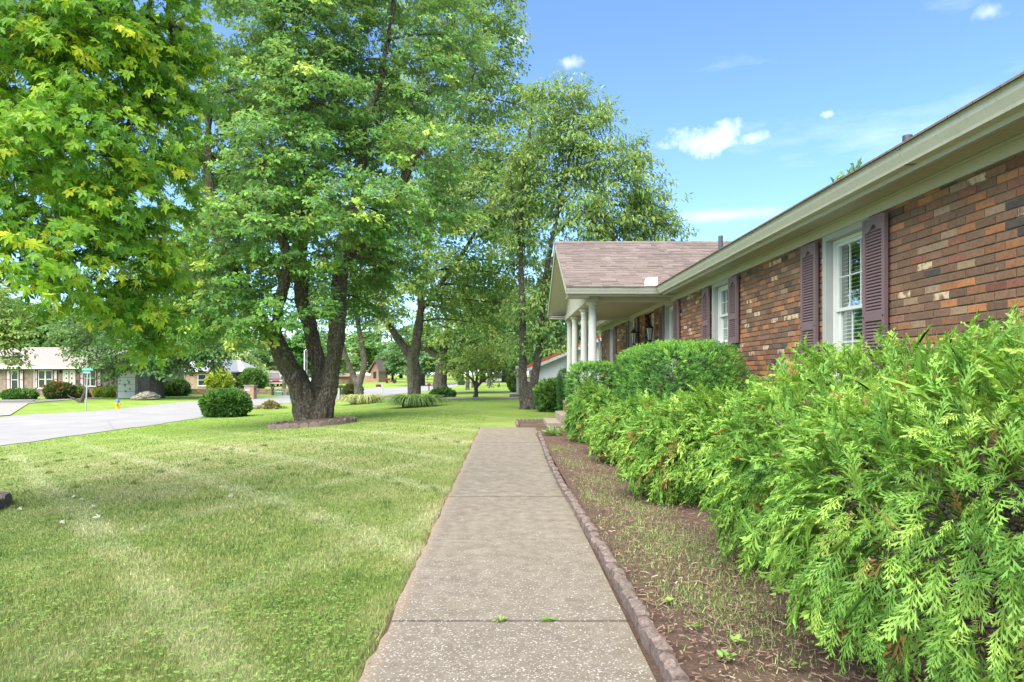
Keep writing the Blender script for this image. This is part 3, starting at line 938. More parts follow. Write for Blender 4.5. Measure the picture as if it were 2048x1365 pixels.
def build_walls():
    r = random.Random(3)
    wall = MB()
    segs = []; y = H_Y0
    for a, b, z0, k in OPEN:
        segs.append((y, a, 0, WTOP))
        if k == 'win': segs.append((a, b, 0, z0))
        y = b
    segs.append((y, H_Y1, 0, WTOP))
    for a, b, z0, z1 in segs: wall.box(WX + .010, WX + .12, a, b, z0 - .05, z1 + .02)
    wall.box(WX + .12, WX + .3, H_Y1 - .12, H_Y1, 0, 3.0)
    w = wall.build('wall', MAT['mortar'], house)
    CH, BL = .0677, .2035; items = []
    nC = int(WTOP / CH)
    for c in range(nC + 1):
        z0 = c * CH + .006; z1 = min((c + 1) * CH - .004, WTOP + .01)
        if z1 - z0 < .02: continue
        off = (c % 2) * BL / 2 + r.uniform(-.012, .012)
        yy = 3.2 + off - BL
        while yy < H_Y1:
            a, b = yy + .004, yy + BL - .005; yy += BL
            b = min(b, H_Y1)
            cut = []
            parts = [(a, b)]
            for o0, o1, oz, k in OPEN:
                if z1 > oz:
                    nw = []
                    for s, e in parts:
                        if e <= o0 or s >= o1: nw.append((s, e))
                        else:
                            if s < o0 - .02: nw.append((s, o0))
                            if e > o1 + .02: nw.append((o1, e))
                    parts = nw
            for s, e in parts:
                if e - s > .025: items.append((s, e, z0, z1))
    # the bricks that show largest: near, above the shrubs, full stretchers
    def vis(it):
        s, e, z0, z1 = it; ym = (s + e) / 2
        px = VX + FPX * WX / ym
        return px < 2040 and z0 > 1.25 + .045 * max(0, ym - 4) and abs(e - s - (BL - .009)) < 1e-6 and z1 < WTOP - .01
    cand = sorted([i for i in range(len(items)) if vis(items[i])], key=lambda i: items[i][0])[:300]
    cs = set(cand)
    variants = []
    L = BL - .009; hgt = CH - .010
    for k in range(36):
        mb = MB(); v, f = brick_verts(0, L, 0, hgt, 0, .06); mb.add(v, f, brick_colour(r)); variants.append(mb.mesh('brick', MAT['brick']))
    rest = MB()
    for i, (s, e, z0, z1) in enumerate(items):
        dx = r.uniform(-.0025, .0025)
        if i in cs:
            o = link('brick', r.choice(variants), w); o.location = Vector((WX + dx, s, z0)) - WT[w]
        else:
            v, f = brick_verts(s, e, z0, z1, WX + dx, WX + .06); rest.add(v, f, brick_colour(r))
    rest.build('brick_courses', MAT['brick'], w, kind='stuff')
    # jamb returns of the recessed doorway
    jb = MB()
    for c in range(7, nC + 1):
        z0 = c * CH + .006; z1 = min((c + 1) * CH - .004, WTOP)
        if z1 - z0 < .02: continue
        jb.box(WX + .062, WX + .30, 17.02, 17.08, z0, z1, brick_colour(r)); jb.box(WX + .062, WX + .30, 15.92, 15.98, z0, z1, brick_colour(r))
    jb.build('brick_courses', MAT['brick'], w, kind='stuff')


build_walls()


def slat_panel(parent, y0, y1, z0, z1, x, mat, pitch, single):
    n = int((z1 - z0) / pitch); pitch = (z1 - z0) / n
    prof = [(x + .004, 0.0), (x + .020, pitch * .95), (x + .024, pitch * .95), (x + .008, 0.0)]
    prof = [(x + .003, -.001), (x + .006, -.006), (x + .022, pitch * .72), (x + .019, pitch * .78)]
    if single:
        me = MB().prism(prof, 'y', y0, y1).mesh('slat', MAT[mat])
        for k in range(n):
            o = link('slat', me, parent); o.location = Vector((0, 0, z0 + k * pitch + .004)) - WT[parent]
    else:
        mb = MB()
        for k in range(n): mb.prism([(a, b + z0 + k * pitch + .004) for a, b in prof], 'y', y0, y1)
        mb.build('slats', MAT[mat], parent)


def shutter(y0, y1, z0, z1, near):
    x0, x1 = WX - .060, WX - .024
    fr = MB(); st = .048
    zm = z0 + (z1 - z0) * .40
    fr.box(x0, x1, y0, y0 + st, z0, z1); fr.box(x0, x1, y1 - st, y1, z0, z1)
    fr.box(x0 + .001, x1, y0 + st, y1 - st, z0, z0 + .085); fr.box(x0 + .001, x1, y0 + st, y1 - st, zm - .04, zm + .04)
    # arched top rail
    a0, a1 = y0 + st, y1 - st; pts = [(a0, z1), (a1, z1)]
    N = 12
    for k in range(N + 1):
        t = k / N; yv = a1 + (a0 - a1) * t
        pts.append((yv, z1 - .135 + .065 * math.exp(-((t - .5) / .20) ** 2)))
    for k in range(N):
        p, q = pts[2 + k], pts[3 + k]
        fr.prism([(p[0], z1), (p[0], p[1]), (q[0], q[1]), (q[0], z1)], 'x', x0 + .001, x1)
    o = fr.build('shutter', MAT['shutter_plum'], house)
    MB().box(x1 - .004, x1, y0 + .02, y1 - .02, z0 + .02, z1 - .02).build('back_panel', MAT['shutter_plum'], o)
    slat_panel(o, y0 + st, y1 - st, z0 + .085, zm - .04, x0 + .004, 'shutter_plum', .030, near)
    slat_panel(o, y0 + st, y1 - st, zm + .04, z1 - .10, x0 + .004, 'shutter_plum', .030, near)
    for yy in (y0 + st / 2, y1 - st / 2):
        MB().lathe([(.008, 0), (.007, .006), (.001, .008)], 0, 0, 8).xform(Matrix.Translation((x0, yy, zm)) @ Matrix.Rotation(-PI / 2, 4, 'Y')).build('screw', MAT['black_iron'], o)
    return o


def window(y0, y1, z0, near, short=False):
    w = empty('window', (WX, (y0 + y1) / 2, z0), house); z1 = WTOP
    c = .075
    cs = MB(); x0 = WX - .022
    cs.box(x0, WX + .15, y0, y0 + c, z0, z1); cs.box(x0, WX + .15, y1 - c, y1, z0, z1); cs.box(x0 + .002, WX + .15, y0 + c, y1 - c, z1 - .065, z1)
    cs.box(x0 - .02, WX + .10, y0 + .002, y1 - .002, z0 - .04, z0)
    cs.build('casing', MAT['casing_grey'], w, bevel=.004)
    a, b, lo, hi = y0 + c, y1 - c, z0, z1 - .065
    fr = MB(); f = .034
    fr.box(WX + .06, WX + .14, a, a + f, lo, hi); fr.box(WX + .06, WX + .14, b - f, b, lo, hi); fr.box(WX + .062, WX + .14, a + f, b - f, hi - f, hi); fr.box(WX + .062, WX + .14, a + f, b - f, lo, lo + f)
    fr.build('frame', MAT['vinyl_white'], w, bevel=.003)
    a += f; b -= f; lo += f; hi -= f; zm = (lo + hi) / 2
    for nm, s0, s1, xs in (('upper_sash', zm - .018, hi, WX + .080), ('lower_sash', lo, zm + .018, WX + .107)):
        sa = MB(); r = .036
        sa.box(xs, xs + .026, a, a + r, s0, s1); sa.box(xs, xs + .026, b - r, b, s0, s1); sa.box(xs + .001, xs + .026, a + r, b - r, s1 - r, s1); sa.box(xs + .001, xs + .026, a + r, b - r, s0, s0 + r)
        sa.build(nm, MAT['vinyl_white'], w, bevel=.002)
        for k in (1, 2):
            yy = a + r + (b - a - 2 * r) * k / 3; MB().box(xs + .010, xs + .018, yy - .006, yy + .006, s0 + r, s1 - r).build('muntin', MAT['vinyl_white'], w)
        zz = (s0 + s1) / 2; MB().box(xs + .011, xs + .017, a + r, b - r, zz - .006, zz + .006).build('muntin', MAT['vinyl_white'], w)
        MB().add([(xs + .019, a + r, s0 + r), (xs + .019, b - r, s0 + r), (xs + .019, b - r, s1 - r), (xs + .019, a + r, s1 - r)], [(0, 1, 2, 3)]).build('pane', MAT['window_glass'], w)
    n = int((hi - lo) / .040)
    me = MB().box(-.022, .022, a + .01, b - .01, -.001, .001).xform(Matrix.Rotation(rad(-22), 4, 'Y')).mesh('blind_slat', MAT['blind_slat'])
    if near:
        for k in range(n):
            o = link('blind_slat', me, w); o.location = Vector((WX + .165, 0, lo + .02 + k * .040)) - WT[w]
    else:
        mb = MB()
        for k in range(n):
            q = MB().box(-.022, .022, a + .01, b - .01, -.001, .001).xform(Matrix.Translation((WX + .165, 0, lo + .02 + k * .04)) @ Matrix.Rotation(rad(-22), 4, 'Y')); mb.add(q.v, q.f)
        mb.build('blind_slats', MAT['blind_slat'], w)
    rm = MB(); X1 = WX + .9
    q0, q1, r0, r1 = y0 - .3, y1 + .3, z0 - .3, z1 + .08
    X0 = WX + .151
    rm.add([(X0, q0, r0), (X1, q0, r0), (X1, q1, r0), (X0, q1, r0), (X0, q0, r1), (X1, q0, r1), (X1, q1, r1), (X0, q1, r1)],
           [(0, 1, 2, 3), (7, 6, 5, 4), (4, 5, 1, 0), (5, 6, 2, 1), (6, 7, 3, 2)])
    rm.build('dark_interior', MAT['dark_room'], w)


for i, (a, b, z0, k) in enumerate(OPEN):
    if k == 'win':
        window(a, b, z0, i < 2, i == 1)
        shutter(a - .335, a + .045, z0 - .02, WTOP - .03, i < 2)
        shutter(b + .005 + (.08 if i in (0, 1) else 0), b + .385 + (.08 if i in (0, 1) else 0), z0 - .02, WTOP - .03, i < 2)

# door
dr = MB()
for y0, y1, zz in ((15.98, 16.06, 2.73), (16.94, 17.02, 2.73)): dr.box(WX + .17, WX + .26, y0, y1, .45, zz)
dr.box(WX + .172, WX + .26, 16.06, 16.94, 2.60, 2.73)
dr.build('door_frame', MAT['vinyl_white'], house)
door = MB().box(WX + .215, WX + .255, 16.06, 16.94, .5, 2.60).build('door', MAT['casing_grey'], house)
for pz0, pz1 in ((.62, 1.35), (1.5, 2.45)):
    for py0, py1 in ((16.14, 16.46), (16.54, 16.86)):
        MB().box(WX + .207, WX + .216, py0, py1, pz0, pz1).build('door_panel', MAT['casing_grey'], door, bevel=.006)
MB().lathe([(.012, 0), (.012, .04), (.03, .05), (.03, .075), (.01, .085)], 0, 0, 12).xform(Matrix.Translation((WX + .215, 16.14, 1.43)) @ Matrix.Rotation(-PI / 2, 4, 'Y')).build('door_knob', MAT['black_iron'], door, smooth=True)


def lantern(y, z):
    o = MB().prism([(y - .05, z - .09), (y + .05, z - .09), (y + .05, z + .09), (y - .05, z + .09)], 'x', WX - .02, WX).build('wall_lantern', MAT['black_iron'], house)
    MB().tube([(WX - .02, y, z - .03), (WX - .07, y, z - .09), (WX - .14, y, z - .10), (WX - .17, y, z - .02), (WX - .17, y, z + .03)], .011, 6).build('arm', MAT['black_iron'], o)
    cx = WX - .17
    MB().lathe([(.042, .03), (.075, .30)], cx, y, 6, z).build('glass', MAT['frosted_glass'], o)
    mb = MB()
    for k in range(6):
        t = 2 * PI * k / 6; mb.tube([(cx + .044 * math.cos(t), y + .044 * math.sin(t), z + .03), (cx + .078 * math.cos(t), y + .078 * math.sin(t), z + .30)], .006, 4)
    mb.lathe([(.03, 0), (.05, .015), (.046, .035)], cx, y, 6, z)
    mb.build('cage', MAT['black_iron'], o)
    MB().lathe([(.095, .30), (.09, .315), (.045, .37), (.04, .39), (.012, .40), (.014, .43), (.002, .46)], cx, y, 6, z).build('cap', MAT['black_iron'], o)


lantern(15.62, 1.98); lantern(17.55, 1.98)

# eaves: frieze, soffit, fascia, gutter along the main wall, interrupted by the porch
def gutter_profile(s=1):       # (out, z): K-style profile, out measured outward from the fascia
    return [(0, GTOP - .005), (.0, GTOP - .125), (.075, GTOP - .125), (.082, GTOP - .105), (.115, GTOP - .05), (.122, GTOP - .022), (.122, GTOP - .004), (.132, GTOP - .004), (.132, GTOP + .004), (.112, GTOP + .004), (.112, GTOP - .05), (.07, GTOP - .110), (.012, GTOP - .110), (.012, GTOP - .005)]


FX = GX + .125                    # fascia plane
for y0, y1 in ((H_Y0, H_Y1),):
    MB().box(WX - .028, WX + .06, y0, y1, WTOP, SOF - .001).build('frieze_board', MAT['trim_green'], house)
    MB().box(WX - .046, WX - .028, y0, y1, SOF - .022, SOF - .001).build('crown_strip', MAT['trim_green'], house)
def soffit(y0, y1):
    mb = MB(); n = 14; x0, x1 = FX + .012, WX + .06
    for k in range(n):           # beaded boards running along the eave
        a = x0 + (x1 - x0) * k / n; b = x0 + (x1 - x0) * (k + 1) / n
        mb.box(a + .002, b - .0015, y0, y1, SOF + .002, SOF + .012)
    mb.box(x0, x1, y0, y1, SOF + .006, SOF + .02)
    mb.build('soffit', MAT['soffit_paint'], house)
    MB().box(FX, FX + .03, y0, y1, SOF - .035, GTOP).build('fascia', MAT['trim_green'], house)
    MB().prism([(FX - o, z) for o, z in gutter_profile()], 'y', y0, y1).build('gutter', MAT['gutter_paint'], house)
soffit(H_Y0, PY0 + .02); soffit(PY1 - .02, H_Y1 + .3)
# seams of the gutter
for y in (5.2, 8.3, 11.3):
    MB().prism([(FX - o * 1.012 - .001, z) for o, z in gutter_profile()[1:8]] + [(FX - .118, GTOP - .02), (FX - .07, GTOP - .10)], 'y', y, y + .03).build('gutter_joint', MAT['gutter_paint'], house)

# porch
FY = PY0 + .125
MB().prism([(FY - o, z) for o, z in gutter_profile()], 'x', PXE + .02, GX + .12).build('gutter', MAT['gutter_paint'], house)
MB().prism([(PY1 - .125 + o, z) for o, z in gutter_profile()], 'x', PXE + .02, GX + .12).build('gutter', MAT['gutter_paint'], house)
MB().box(PXE + .03, FX + .03, FY, FY + .03, SOF - .03, GTOP).build('fascia', MAT['trim_green'], house)
PCX0, PCX1 = 1.62, WX                                   # porch floor front edge, wall
BEAM0, BEAM1 = 2.74, 2.84
for ya, yb in ((PY0 + .62, PY0 + .80), (PY1 - .80, PY1 - .62)):
    MB().box(PCX0 + .08, WX + .02, ya, yb, BEAM0, SOF + .02).build('porch_beam', MAT['soffit_paint'], house)
MB().box(PCX0 + .04, PCX0 + .30, PY0 + .52, PY1 - .52, BEAM0 - .003, SOF + .022).build('porch_beam', MAT['trim_green'], house)
MB().box(PXE + .1, FX + .35, PY0 + .155, PY0 + .62, SOF - .01, SOF + .012).build('soffit', MAT['soffit_paint'], house)
MB().box(PXE + .1, FX + .35, PY1 - .62, PY1 - .155, SOF - .01, SOF + .012).build('soffit', MAT['soffit_paint'], house)
MB().box(PCX0 + .30, WX + .05, PY0 + .80, PY1 - .80, SOF - .02, SOF + .01).build('porch_ceiling', MAT['porch_ceiling'], house)
# gable wall above the front beam
ez = GTOP - .05
gh = ez + PITCH * (PRID - PY0)
GX0 = PCX0 + .07
MB().prism([(PY0 + .30, SOF + .022), (PY1 - .30, SOF + .022), (PRID, gh - .16)], 'x', GX0, GX0 + .05).build('gable_wall', MAT['trim_green'], house)
# rake boards
for sgn, ye in ((1, PY0), (-1, PY1)):
    pts = [(ye - sgn * .02, GTOP + .01), (PRID, GTOP + .01 + PITCH * abs(PRID - ye)), (PRID, GTOP - .16 + PITCH * abs(PRID - ye)), (ye + sgn * .10, GTOP - .16 + .03)]
    MB().prism(pts, 'x', PXE + .012, PXE + .045).build('rake_board', MAT['trim_green'], house)
    pts = [(ye + sgn * .16, SOF - .02), (PRID, SOF - .02 + PITCH * abs(PRID - ye) - .06), (PRID, SOF - .035 + PITCH * abs(PRID - ye) - .06), (ye + sgn * .16, SOF - .035)]
    MB().prism(pts, 'x', PXE + .045, GX0).build('rake_soffit', MAT['soffit_paint'], house)
MB().box(PXE + .045, GX0, PY1 - .60, PY1 - .14, SOF - .05, SOF - .03).build('cornice_return', MAT['trim_green'], house)
MB().box(PXE + .046, GX0, PY0 + .15, PY0 + .60, SOF - .05, SOF - .03).build('cornice_return', MAT['trim_green'], house)


# roofs with real shingle courses
def shingle_roof(name, seed):
    r = random.Random(seed)
    base = MB(); t = .03
    sl = lambda d: GTOP + .012 + PITCH * d
    D = PRID - PY0
    # decks
    base.add([(PXE, PY0 - .03, sl(0) - .014), (GX, PY0 - .03, sl(0) - .014), (GX + D, PRID, sl(D)), (PXE, PRID, sl(D))], [(0, 1, 2, 3)])
    base.add([(PXE, PY1 + .03, sl(0) - .014), (GX, PY1 + .03, sl(0) - .014), (GX + D, PRID, sl(D)), (PXE, PRID, sl(D))], [(3, 2, 1, 0)])
    RX = 7.6; rz = sl(RX - GX)
    for y0, y1 in ((H_Y0, PY0 - .03), (PY1 + .03, H_Y1 + .4)):
        base.add([(GX - .03, y0, sl(0) - .014), (GX - .03, y1, sl(0) - .014), (RX, y1, rz), (RX, y0, rz)], [(0, 3, 2, 1)])
    base.add([(GX + D, PRID, sl(D)), (RX, PY0 - .03, rz), (GX, PY0 - .03, sl(0))], [(0, 1, 2)])
    base.add([(GX + D, PRID, sl(D)), (RX, PY1 + .03, rz), (GX, PY1 + .03, sl(0))], [(2, 1, 0)])
    base.add([(GX + D, PRID, sl(D)), (RX, PY0 - .03, rz), (RX, PY1 + .03, rz)], [(0, 2, 1)])
    base.add([(RX, H_Y0, rz), (RX, H_Y1 + .4, rz), (RX + 5, H_Y1 + .4, 2.8), (RX + 5, H_Y0, 2.8)], [(0, 3, 2, 1)])
    base.c = [(.06, .045, .042, 1)] * len(base.f)
    roof = base.build('roof', MAT['shingle'], house)
    cols = [(.150, .116, .100), (.158, .122, .106), (.142, .110, .096), (.168, .131, .115), (.130, .101, .090)]
    mb = MB(); exp = .135
    n = int(D * math.hypot(1, PITCH) / exp)
    for k in range(n + 1):
        d0 = (k * exp) / math.hypot(1, PITCH) - .03; d1 = min(d0 + exp * 1.15 / math.hypot(1, PITCH), D)
        x = PXE + r.uniform(-.2, 0)
        xr = GX + .02 + max(d0, 0)
        while x < xr:
            w = r.choice([.12, .17, .22, .30, .33]); x0, x1 = max(x, PXE), min(x + w - .003, xr); x += w
            if x1 - x0 < .02: continue
            h = r.choice([.016, .022, .028]); dd = r.uniform(-.006, .006)
            c = r.choice(cols); f = r.uniform(.85, 1.15)
            y0 = PY0 + d0 + dd; y1 = PY0 + d1
            za, zb = sl(d0 + dd), sl(d1)
            mb.add([(x0, y0, za), (x1, y0, za), (x1, y1, zb + .002), (x0, y1, zb + .002), (x0, y0, za + h), (x1, y0, za + h), (x1, y1, zb + .004), (x0, y1, zb + .004)],
                   [(4, 5, 6, 7), (0, 1, 5, 4), (3, 0, 4, 7), (1, 2, 6, 5)], (c[0] * f, c[1] * f, c[2] * f, 1))
    mb.build('shingles', MAT['shingle'], roof, kind='stuff')
    # ridge caps along the porch ridge, eave starter strip on the main roof
    x = PXE
    rc = MB()
    while x < GX + D:
        zr = sl(D) + .012; c = r.choice(cols)
        rc.add([(x, PRID - .14, zr - .055), (x + .24, PRID - .14, zr - .062), (x + .24, PRID, zr + .008), (x, PRID, zr + .020), (x + .24, PRID + .14, zr - .062), (x, PRID + .14, zr - .055)], [(0, 1, 2, 3), (3, 2, 4, 5)], (*c, 1)); x += .21
    rc.build('ridge_caps', MAT['shingle'], roof, kind='stuff')
    mb = MB(); y = H_Y0
    while y < PY0 - .05:
        for k in range(4):
            c = r.choice(cols); d0 = k * .12 - .03
            mb.add([(GX + d0, y, sl(d0)), (GX + d0, y + .24, sl(d0)), (GX + d0 + .14, y + .24, sl(d0 + .14)), (GX + d0 + .14, y, sl(d0 + .14)), (GX + d0, y, sl(d0) + .016), (GX + d0, y + .24, sl(d0) + .016)], [(4, 5, 2, 3)[::-1], (0, 1, 5, 4)], (*c, 1))
        y += .245
    mb.build('shingles', MAT['shingle'], roof, kind='stuff')
    for px_, y, x in ((0, 15.9, 5.0), (0, 7.65, 4.5)):
        z0 = sl(x - GX)
        p = MB().tube([(x, y, z0 - .1), (x, y, z0 + (.52 if x > 4.8 else .22))], .052, 14).build('vent_pipe', MAT['vent_grey'], roof, smooth=False)
        MB().lathe([(.13, -.02), (.075, .06), (.056, .10)], x, y, 12, z0).build('flashing', MAT['vent_grey'], p)


shingle_roof('roof', 5)
# white splash guard at the inside corner of the gutters
mb = MB(); gx = GX - .01
mb.prism([(2.76, GTOP - .02), (GX + .02, GTOP - .02), (GX + .02, GTOP + .20), (2.83, GTOP + .195), (2.78, GTOP + .17), (2.765, GTOP + .12)], 'y', PY0 - .005, PY0 + .004)
mb.build('splash_guard', MAT['vinyl_white'], house)

# porch floor, plinth, columns, steps
PFZ = .48
MB().box(PCX0, WX + .02, PY0 + .45, PY1 - .35, PFZ - .07, PFZ).build('porch_floor', MAT['step_concrete'], house)
pl = MB().box(PCX0 + .05, WX, PY0 + .50, PY1 - .40, -.1, PFZ - .072).build('plinth', MAT['mortar'], house)
r = random.Random(11); mb = MB()
for c in range(7):
    z0, z1 = c * .0677 - .065, c * .0677 - .006
    if z1 > PFZ - .07: z1 = PFZ - .071
    y = PY0 + .46 + (c % 2) * .1 - .1
    while y < PY1 - .38:
        a, b = max(y, PY0 + .46), min(y + .195, PY1 - .36)
        if b - a > .03: mb.box(PCX0 + .01, PCX0 + .08, a, b, z0, z1, brick_colour(r)[:3] + (.1,))
        y += .2035
    x = PCX0 + .085 + (c % 2) * .1
    while x < WX - .1:
        b_ = min(x + .195, WX); mb.box(x, b_, PY0 + .46, PY0 + .53, z0, z1, brick_colour(r)[:3] + (.1,)); x += .2035
for i in range(len(mb.c)):
    c = mb.c[i]; mb.c[i] = (max(c[0], .16), c[1], c[2], c[3])
mb.build('brick_courses', MAT['brick'], pl, kind='stuff')
CX = 1.81
for y in (14.3, 15.75, 17.9, 19.35):
    R0 = .092
    prof = [(.135, 0), (.135, .035), (.125, .04), (.128, .06), (.118, .075), (.098, .085)] + [(R0 * (1 - .16 * max(0, (t - .33) / .67)), .10 + 2.02 * t) for t in np.linspace(0, 1, 12)] + [(.088, 2.13), (.088, 2.145), (.079, 2.15), (.082, 2.18), (.108, 2.20), (.125, 2.215), (.128, BEAM0 - PFZ)]
    MB().lathe(prof, CX, y, 28, PFZ).build('column', MAT['column_paint'], house, smooth=True)
MB().box(.93, PCX0 + .01, 15.38, 17.1, -.05, .135).build('step', MAT['step_concrete'], house, bevel=.012)
MB().box(1.23, PCX0 + .01, 15.382, 17.098, .135, .31).build('step', MAT['step_concrete'], house, bevel=.012)
# downspout at the far corner
MB().tube([(FX - .05, H_Y1 + .22, GTOP - .12), (WX - .10, H_Y1 + .1, GTOP - .42), (WX - .06, H_Y1 - .1, GTOP - .6), (WX - .06, H_Y1 - .1, .1)], .04, 8).build('downspout', MAT['gutter_paint'], house)
# the rest of the volume (back wall, end walls) so the house is solid from outside
mb = MB()
mb.box(WX + .13, 12, H_Y1 - .12, H_Y1 - .005, -.1, 2.84)
mb.prism([(3.2, 2.85), (12.3, 2.85), (7.6, 2.97 + PITCH * 4.5)], 'y', H_Y1 + .05, H_Y1 + .1)
mb.build('end_wall', MAT['brick_far'], house)

# ------------------------------------------------------------------ shrubs
def T_frond(rows, subs, w):
    V = []; F = []
    def blade(a, d, L, w):
        a = np.array(a); d = np.array(d) / np.linalg.norm(d); s = np.array([-d[1], d[0]])
        b = len(V)
        for q in (a, a + d * L * .5 + s * w, a + d * L, a + d * L * .5 - s * w): V.append(q)
        F.append((b, b + 1, b + 2)); F.append((b, b + 2, b + 3))
    blade((0, 0), (.04, 1), 1.0, .016)
    for i in range(rows):
        y = .08 + .80 * i / (rows - 1)
        for sg in (-1, 1):
            yy = y + (.06 if sg > 0 else 0); l = .66 * (1 - .70 * y) * (.72 + .28 * math.sin(i * 2.3 + sg * 1.7)) * (1 if i else .75)
            an = rad(40 - 14 * y); dx, dy = sg * math.sin(an), math.cos(an)
            blade((.04 * yy, yy), (dx, dy), l, w)
            for t, s2 in subs:
                ang = math.atan2(dx, dy) - s2 * sg * rad(34); bx, by = .04 * yy + dx * l * t, yy + dy * l * t
                b = len(V); d2 = np.array([math.sin(ang), math.cos(ang)]); s_ = np.array([-d2[1], d2[0]]); l2 = l * .46 * (1.2 - .75 * t)
                V.extend([np.array([bx, by]) - s_ * .02, np.array([bx, by]) + s_ * .02, np.array([bx, by]) + d2 * l2]); F.append((b, b + 1, b + 2))
    V = np.array(V); z = -.35 * V[:, 1] ** 2 - .45 * V[:, 0] ** 2
    return np.column_stack([V, z]), [np.array(F)]


FR_HI = T_frond(6, ((.35, 1), (.6, -1)), .022)
FR_MD = T_frond(6, ((.4, 1),), .028)
FR_LO = T_frond(6, (), .032)


def arborvitae(label, lumps, seed, n_hi, n_lo, size, n_single=0, tint0=.5, T=None):
    """lumps: (cx,cy,cz,rx,ry,rz)"""
    rng = np.random.default_rng(seed); random.seed(seed)
    c0 = lumps[0]; root = empty('arborvitae_shrub', (c0[0], c0[1], .05), label=label, cat='shrub', group='arborvitae shrubs along the bed')
    A = np.array([l[3] * l[5] for l in lumps]); A = A / A.sum()
    def sample(n, lo, hi):
        k = rng.choice(len(lumps), n, p=A); L = np.array(lumps)[k]
        d = norm(rng.normal(size=(n, 3))); u = rng.uniform(lo, hi, n)
        c, r = L[:, :3], L[:, 3:]
        bumpy = np.array([.17 * mnoise.noise(tuple(q * 2.2 + kk * 7)) + .08 * mnoise.noise(tuple(q * 5.5 + kk * 3)) for q, kk in zip(d, k)])
        p = c + d * r * (u + bumpy)[:, None]
        nr = norm(d / r)
        # drop points buried in another lump
        ok = np.ones(n, bool)
        for j, l in enumerate(lumps):
            q = (p - np.array(l[:3])) / np.array(l[3:]); ok &= ~((np.sum(q * q, 1) < .62) & (k != j))
        ok &= p[:, 2] > .10
        return p[ok], nr[ok]
    def orient(p, nr):
        n = len(p); hh = np.clip((p[:, 2] - .1) / 1.4, 0, 1.2)
        upw = -1.0 + 1.75 * hh + rng.normal(0, .22, n)
        tip = nr * .75 + np.array([0, 0, 1.0]) * upw[:, None] + rng.normal(0, .30, (n, 3)) + np.array([-.18, -.10, 0])
        tip = norm(tip)
        side = np.cross(tip, np.array([0, 0, 1.0])) + rng.normal(0, .25, (n, 3))
        nm = np.cross(norm(side), tip); nm *= np.sign(np.sum(nm * nr, 1, keepdims=True) + 1e-6)
        nm = nm + norm(side) * rng.normal(0, .55, n)[:, None]
        return frames(tip, nm)
    P1, N1 = sample(n_hi, .84, 1.05); R1 = orient(P1, N1); s1 = size * rng.uniform(.5, 1.45, len(P1))
    P1 = P1 - R1[:, :, 1] * (s1 * .45)[:, None]
    cl = np.array([mnoise.noise(tuple(q * 3.1)) for q in P1])
    t1 = tint0 + .44 * cl + rng.normal(0, .13, len(P1)); t1[rng.random(len(P1)) < .012] = 1.0
    t1 = np.where(t1 < .96, np.minimum(t1, .86), 1.0)
    keep = np.ones(len(P1), bool)
    if n_single:
        idx = split_nearest(P1, n_single); keep[idx] = False
        singles(root, 'frond', FR_HI, P1, R1, s1, t1, MAT['arbor_leaf'], idx)
    link('foliage', scatter_mesh('foliage', T or FR_MD, P1[keep], R1[keep], s1[keep], t1[keep], MAT['arbor_leaf'], .028), root, kind='stuff')
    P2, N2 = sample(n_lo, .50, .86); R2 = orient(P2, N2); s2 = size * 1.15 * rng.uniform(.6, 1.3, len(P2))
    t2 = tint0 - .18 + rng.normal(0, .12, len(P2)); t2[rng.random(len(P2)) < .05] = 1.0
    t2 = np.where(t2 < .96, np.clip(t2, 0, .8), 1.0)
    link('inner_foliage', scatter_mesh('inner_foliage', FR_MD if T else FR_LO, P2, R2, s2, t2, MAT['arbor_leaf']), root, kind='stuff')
    st = MB()
    for l in lumps:
        for q in range(5):
            b = Vector((l[0] + random.uniform(-.15, .15), l[1] + random.uniform(-.25, .25), .0)); d = Vector((random.uniform(-.8, .8) * l[3], random.uniform(-.8, .8) * l[4], l[2] + l[5] * random.uniform(.1, .75)))
            st.tube([b, b + Vector((d.x * .3, d.y * .3, d.z * .4)), b + d], [.025, .018, .006], 5)
        for q in range(50):
            a = Vector((l[0], l[1], random.uniform(.15, l[2]))); t = random.uniform(0, 2 * PI)
            e = Vector((l[0] + math.cos(t) * l[3] * .8, l[1] + math.sin(t) * l[4] * .8, random.uniform(.12, l[2])))
            twig_tubes(st, a, e, .010, .003, 3, 4, .12)
    st.build('stems', MAT['bark_grey'], root)
    return root


arborvitae('largest bright green arborvitae shrub with drooping fronds, nearest on the right', [(2.16, 2.80, .60, 1.0, .95, .72), (2.22, 4.15, .64, .94, .92, .74), (2.85, 3.5, .76, .75, 1.3, .74)], 21, 9600, 2300, .128, n_single=300, tint0=.58, T=FR_HI)
arborvitae('broad arborvitae shrub just behind the nearest one, below the second window', [(2.02, 6.55, .48, .86, .70, .56), (2.14, 7.65, .44, .80, .62, .50)], 22, 4800, 1400, .14, tint0=.58)
arborvitae('rounded arborvitae shrub in front of the clipped yew hedge', [(1.92, 9.25, .42, .74, .68, .47), (1.85, 10.2, .37, .62, .56, .42)], 23, 3200, 1000, .14, tint0=.60)
arborvitae('small loose arborvitae shrub at the far end of the bed near the steps', [(1.52, 12.0, .48, .40, .55, .55)], 24, 1400, 600, .15, tint0=.52)


def T_yew():
    V = []; F = []
    for i in range(9):
        a = i * 2.4; y = .12 + .09 * i; el = .75
        d = np.array([math.cos(a) * el, .62, math.sin(a) * el]); d /= np.linalg.norm(d); s = np.cross(d, [0, 1, 0]); s /= np.linalg.norm(s)
        p = np.array([0, y * .8, 0]); b = len(V); L = .46
        V += [p - s * .05, p + s * .05, p + d * L]; F.append((b, b + 1, b + 2))
    return np.array(V), [np.array(F)]


YEW = T_yew()


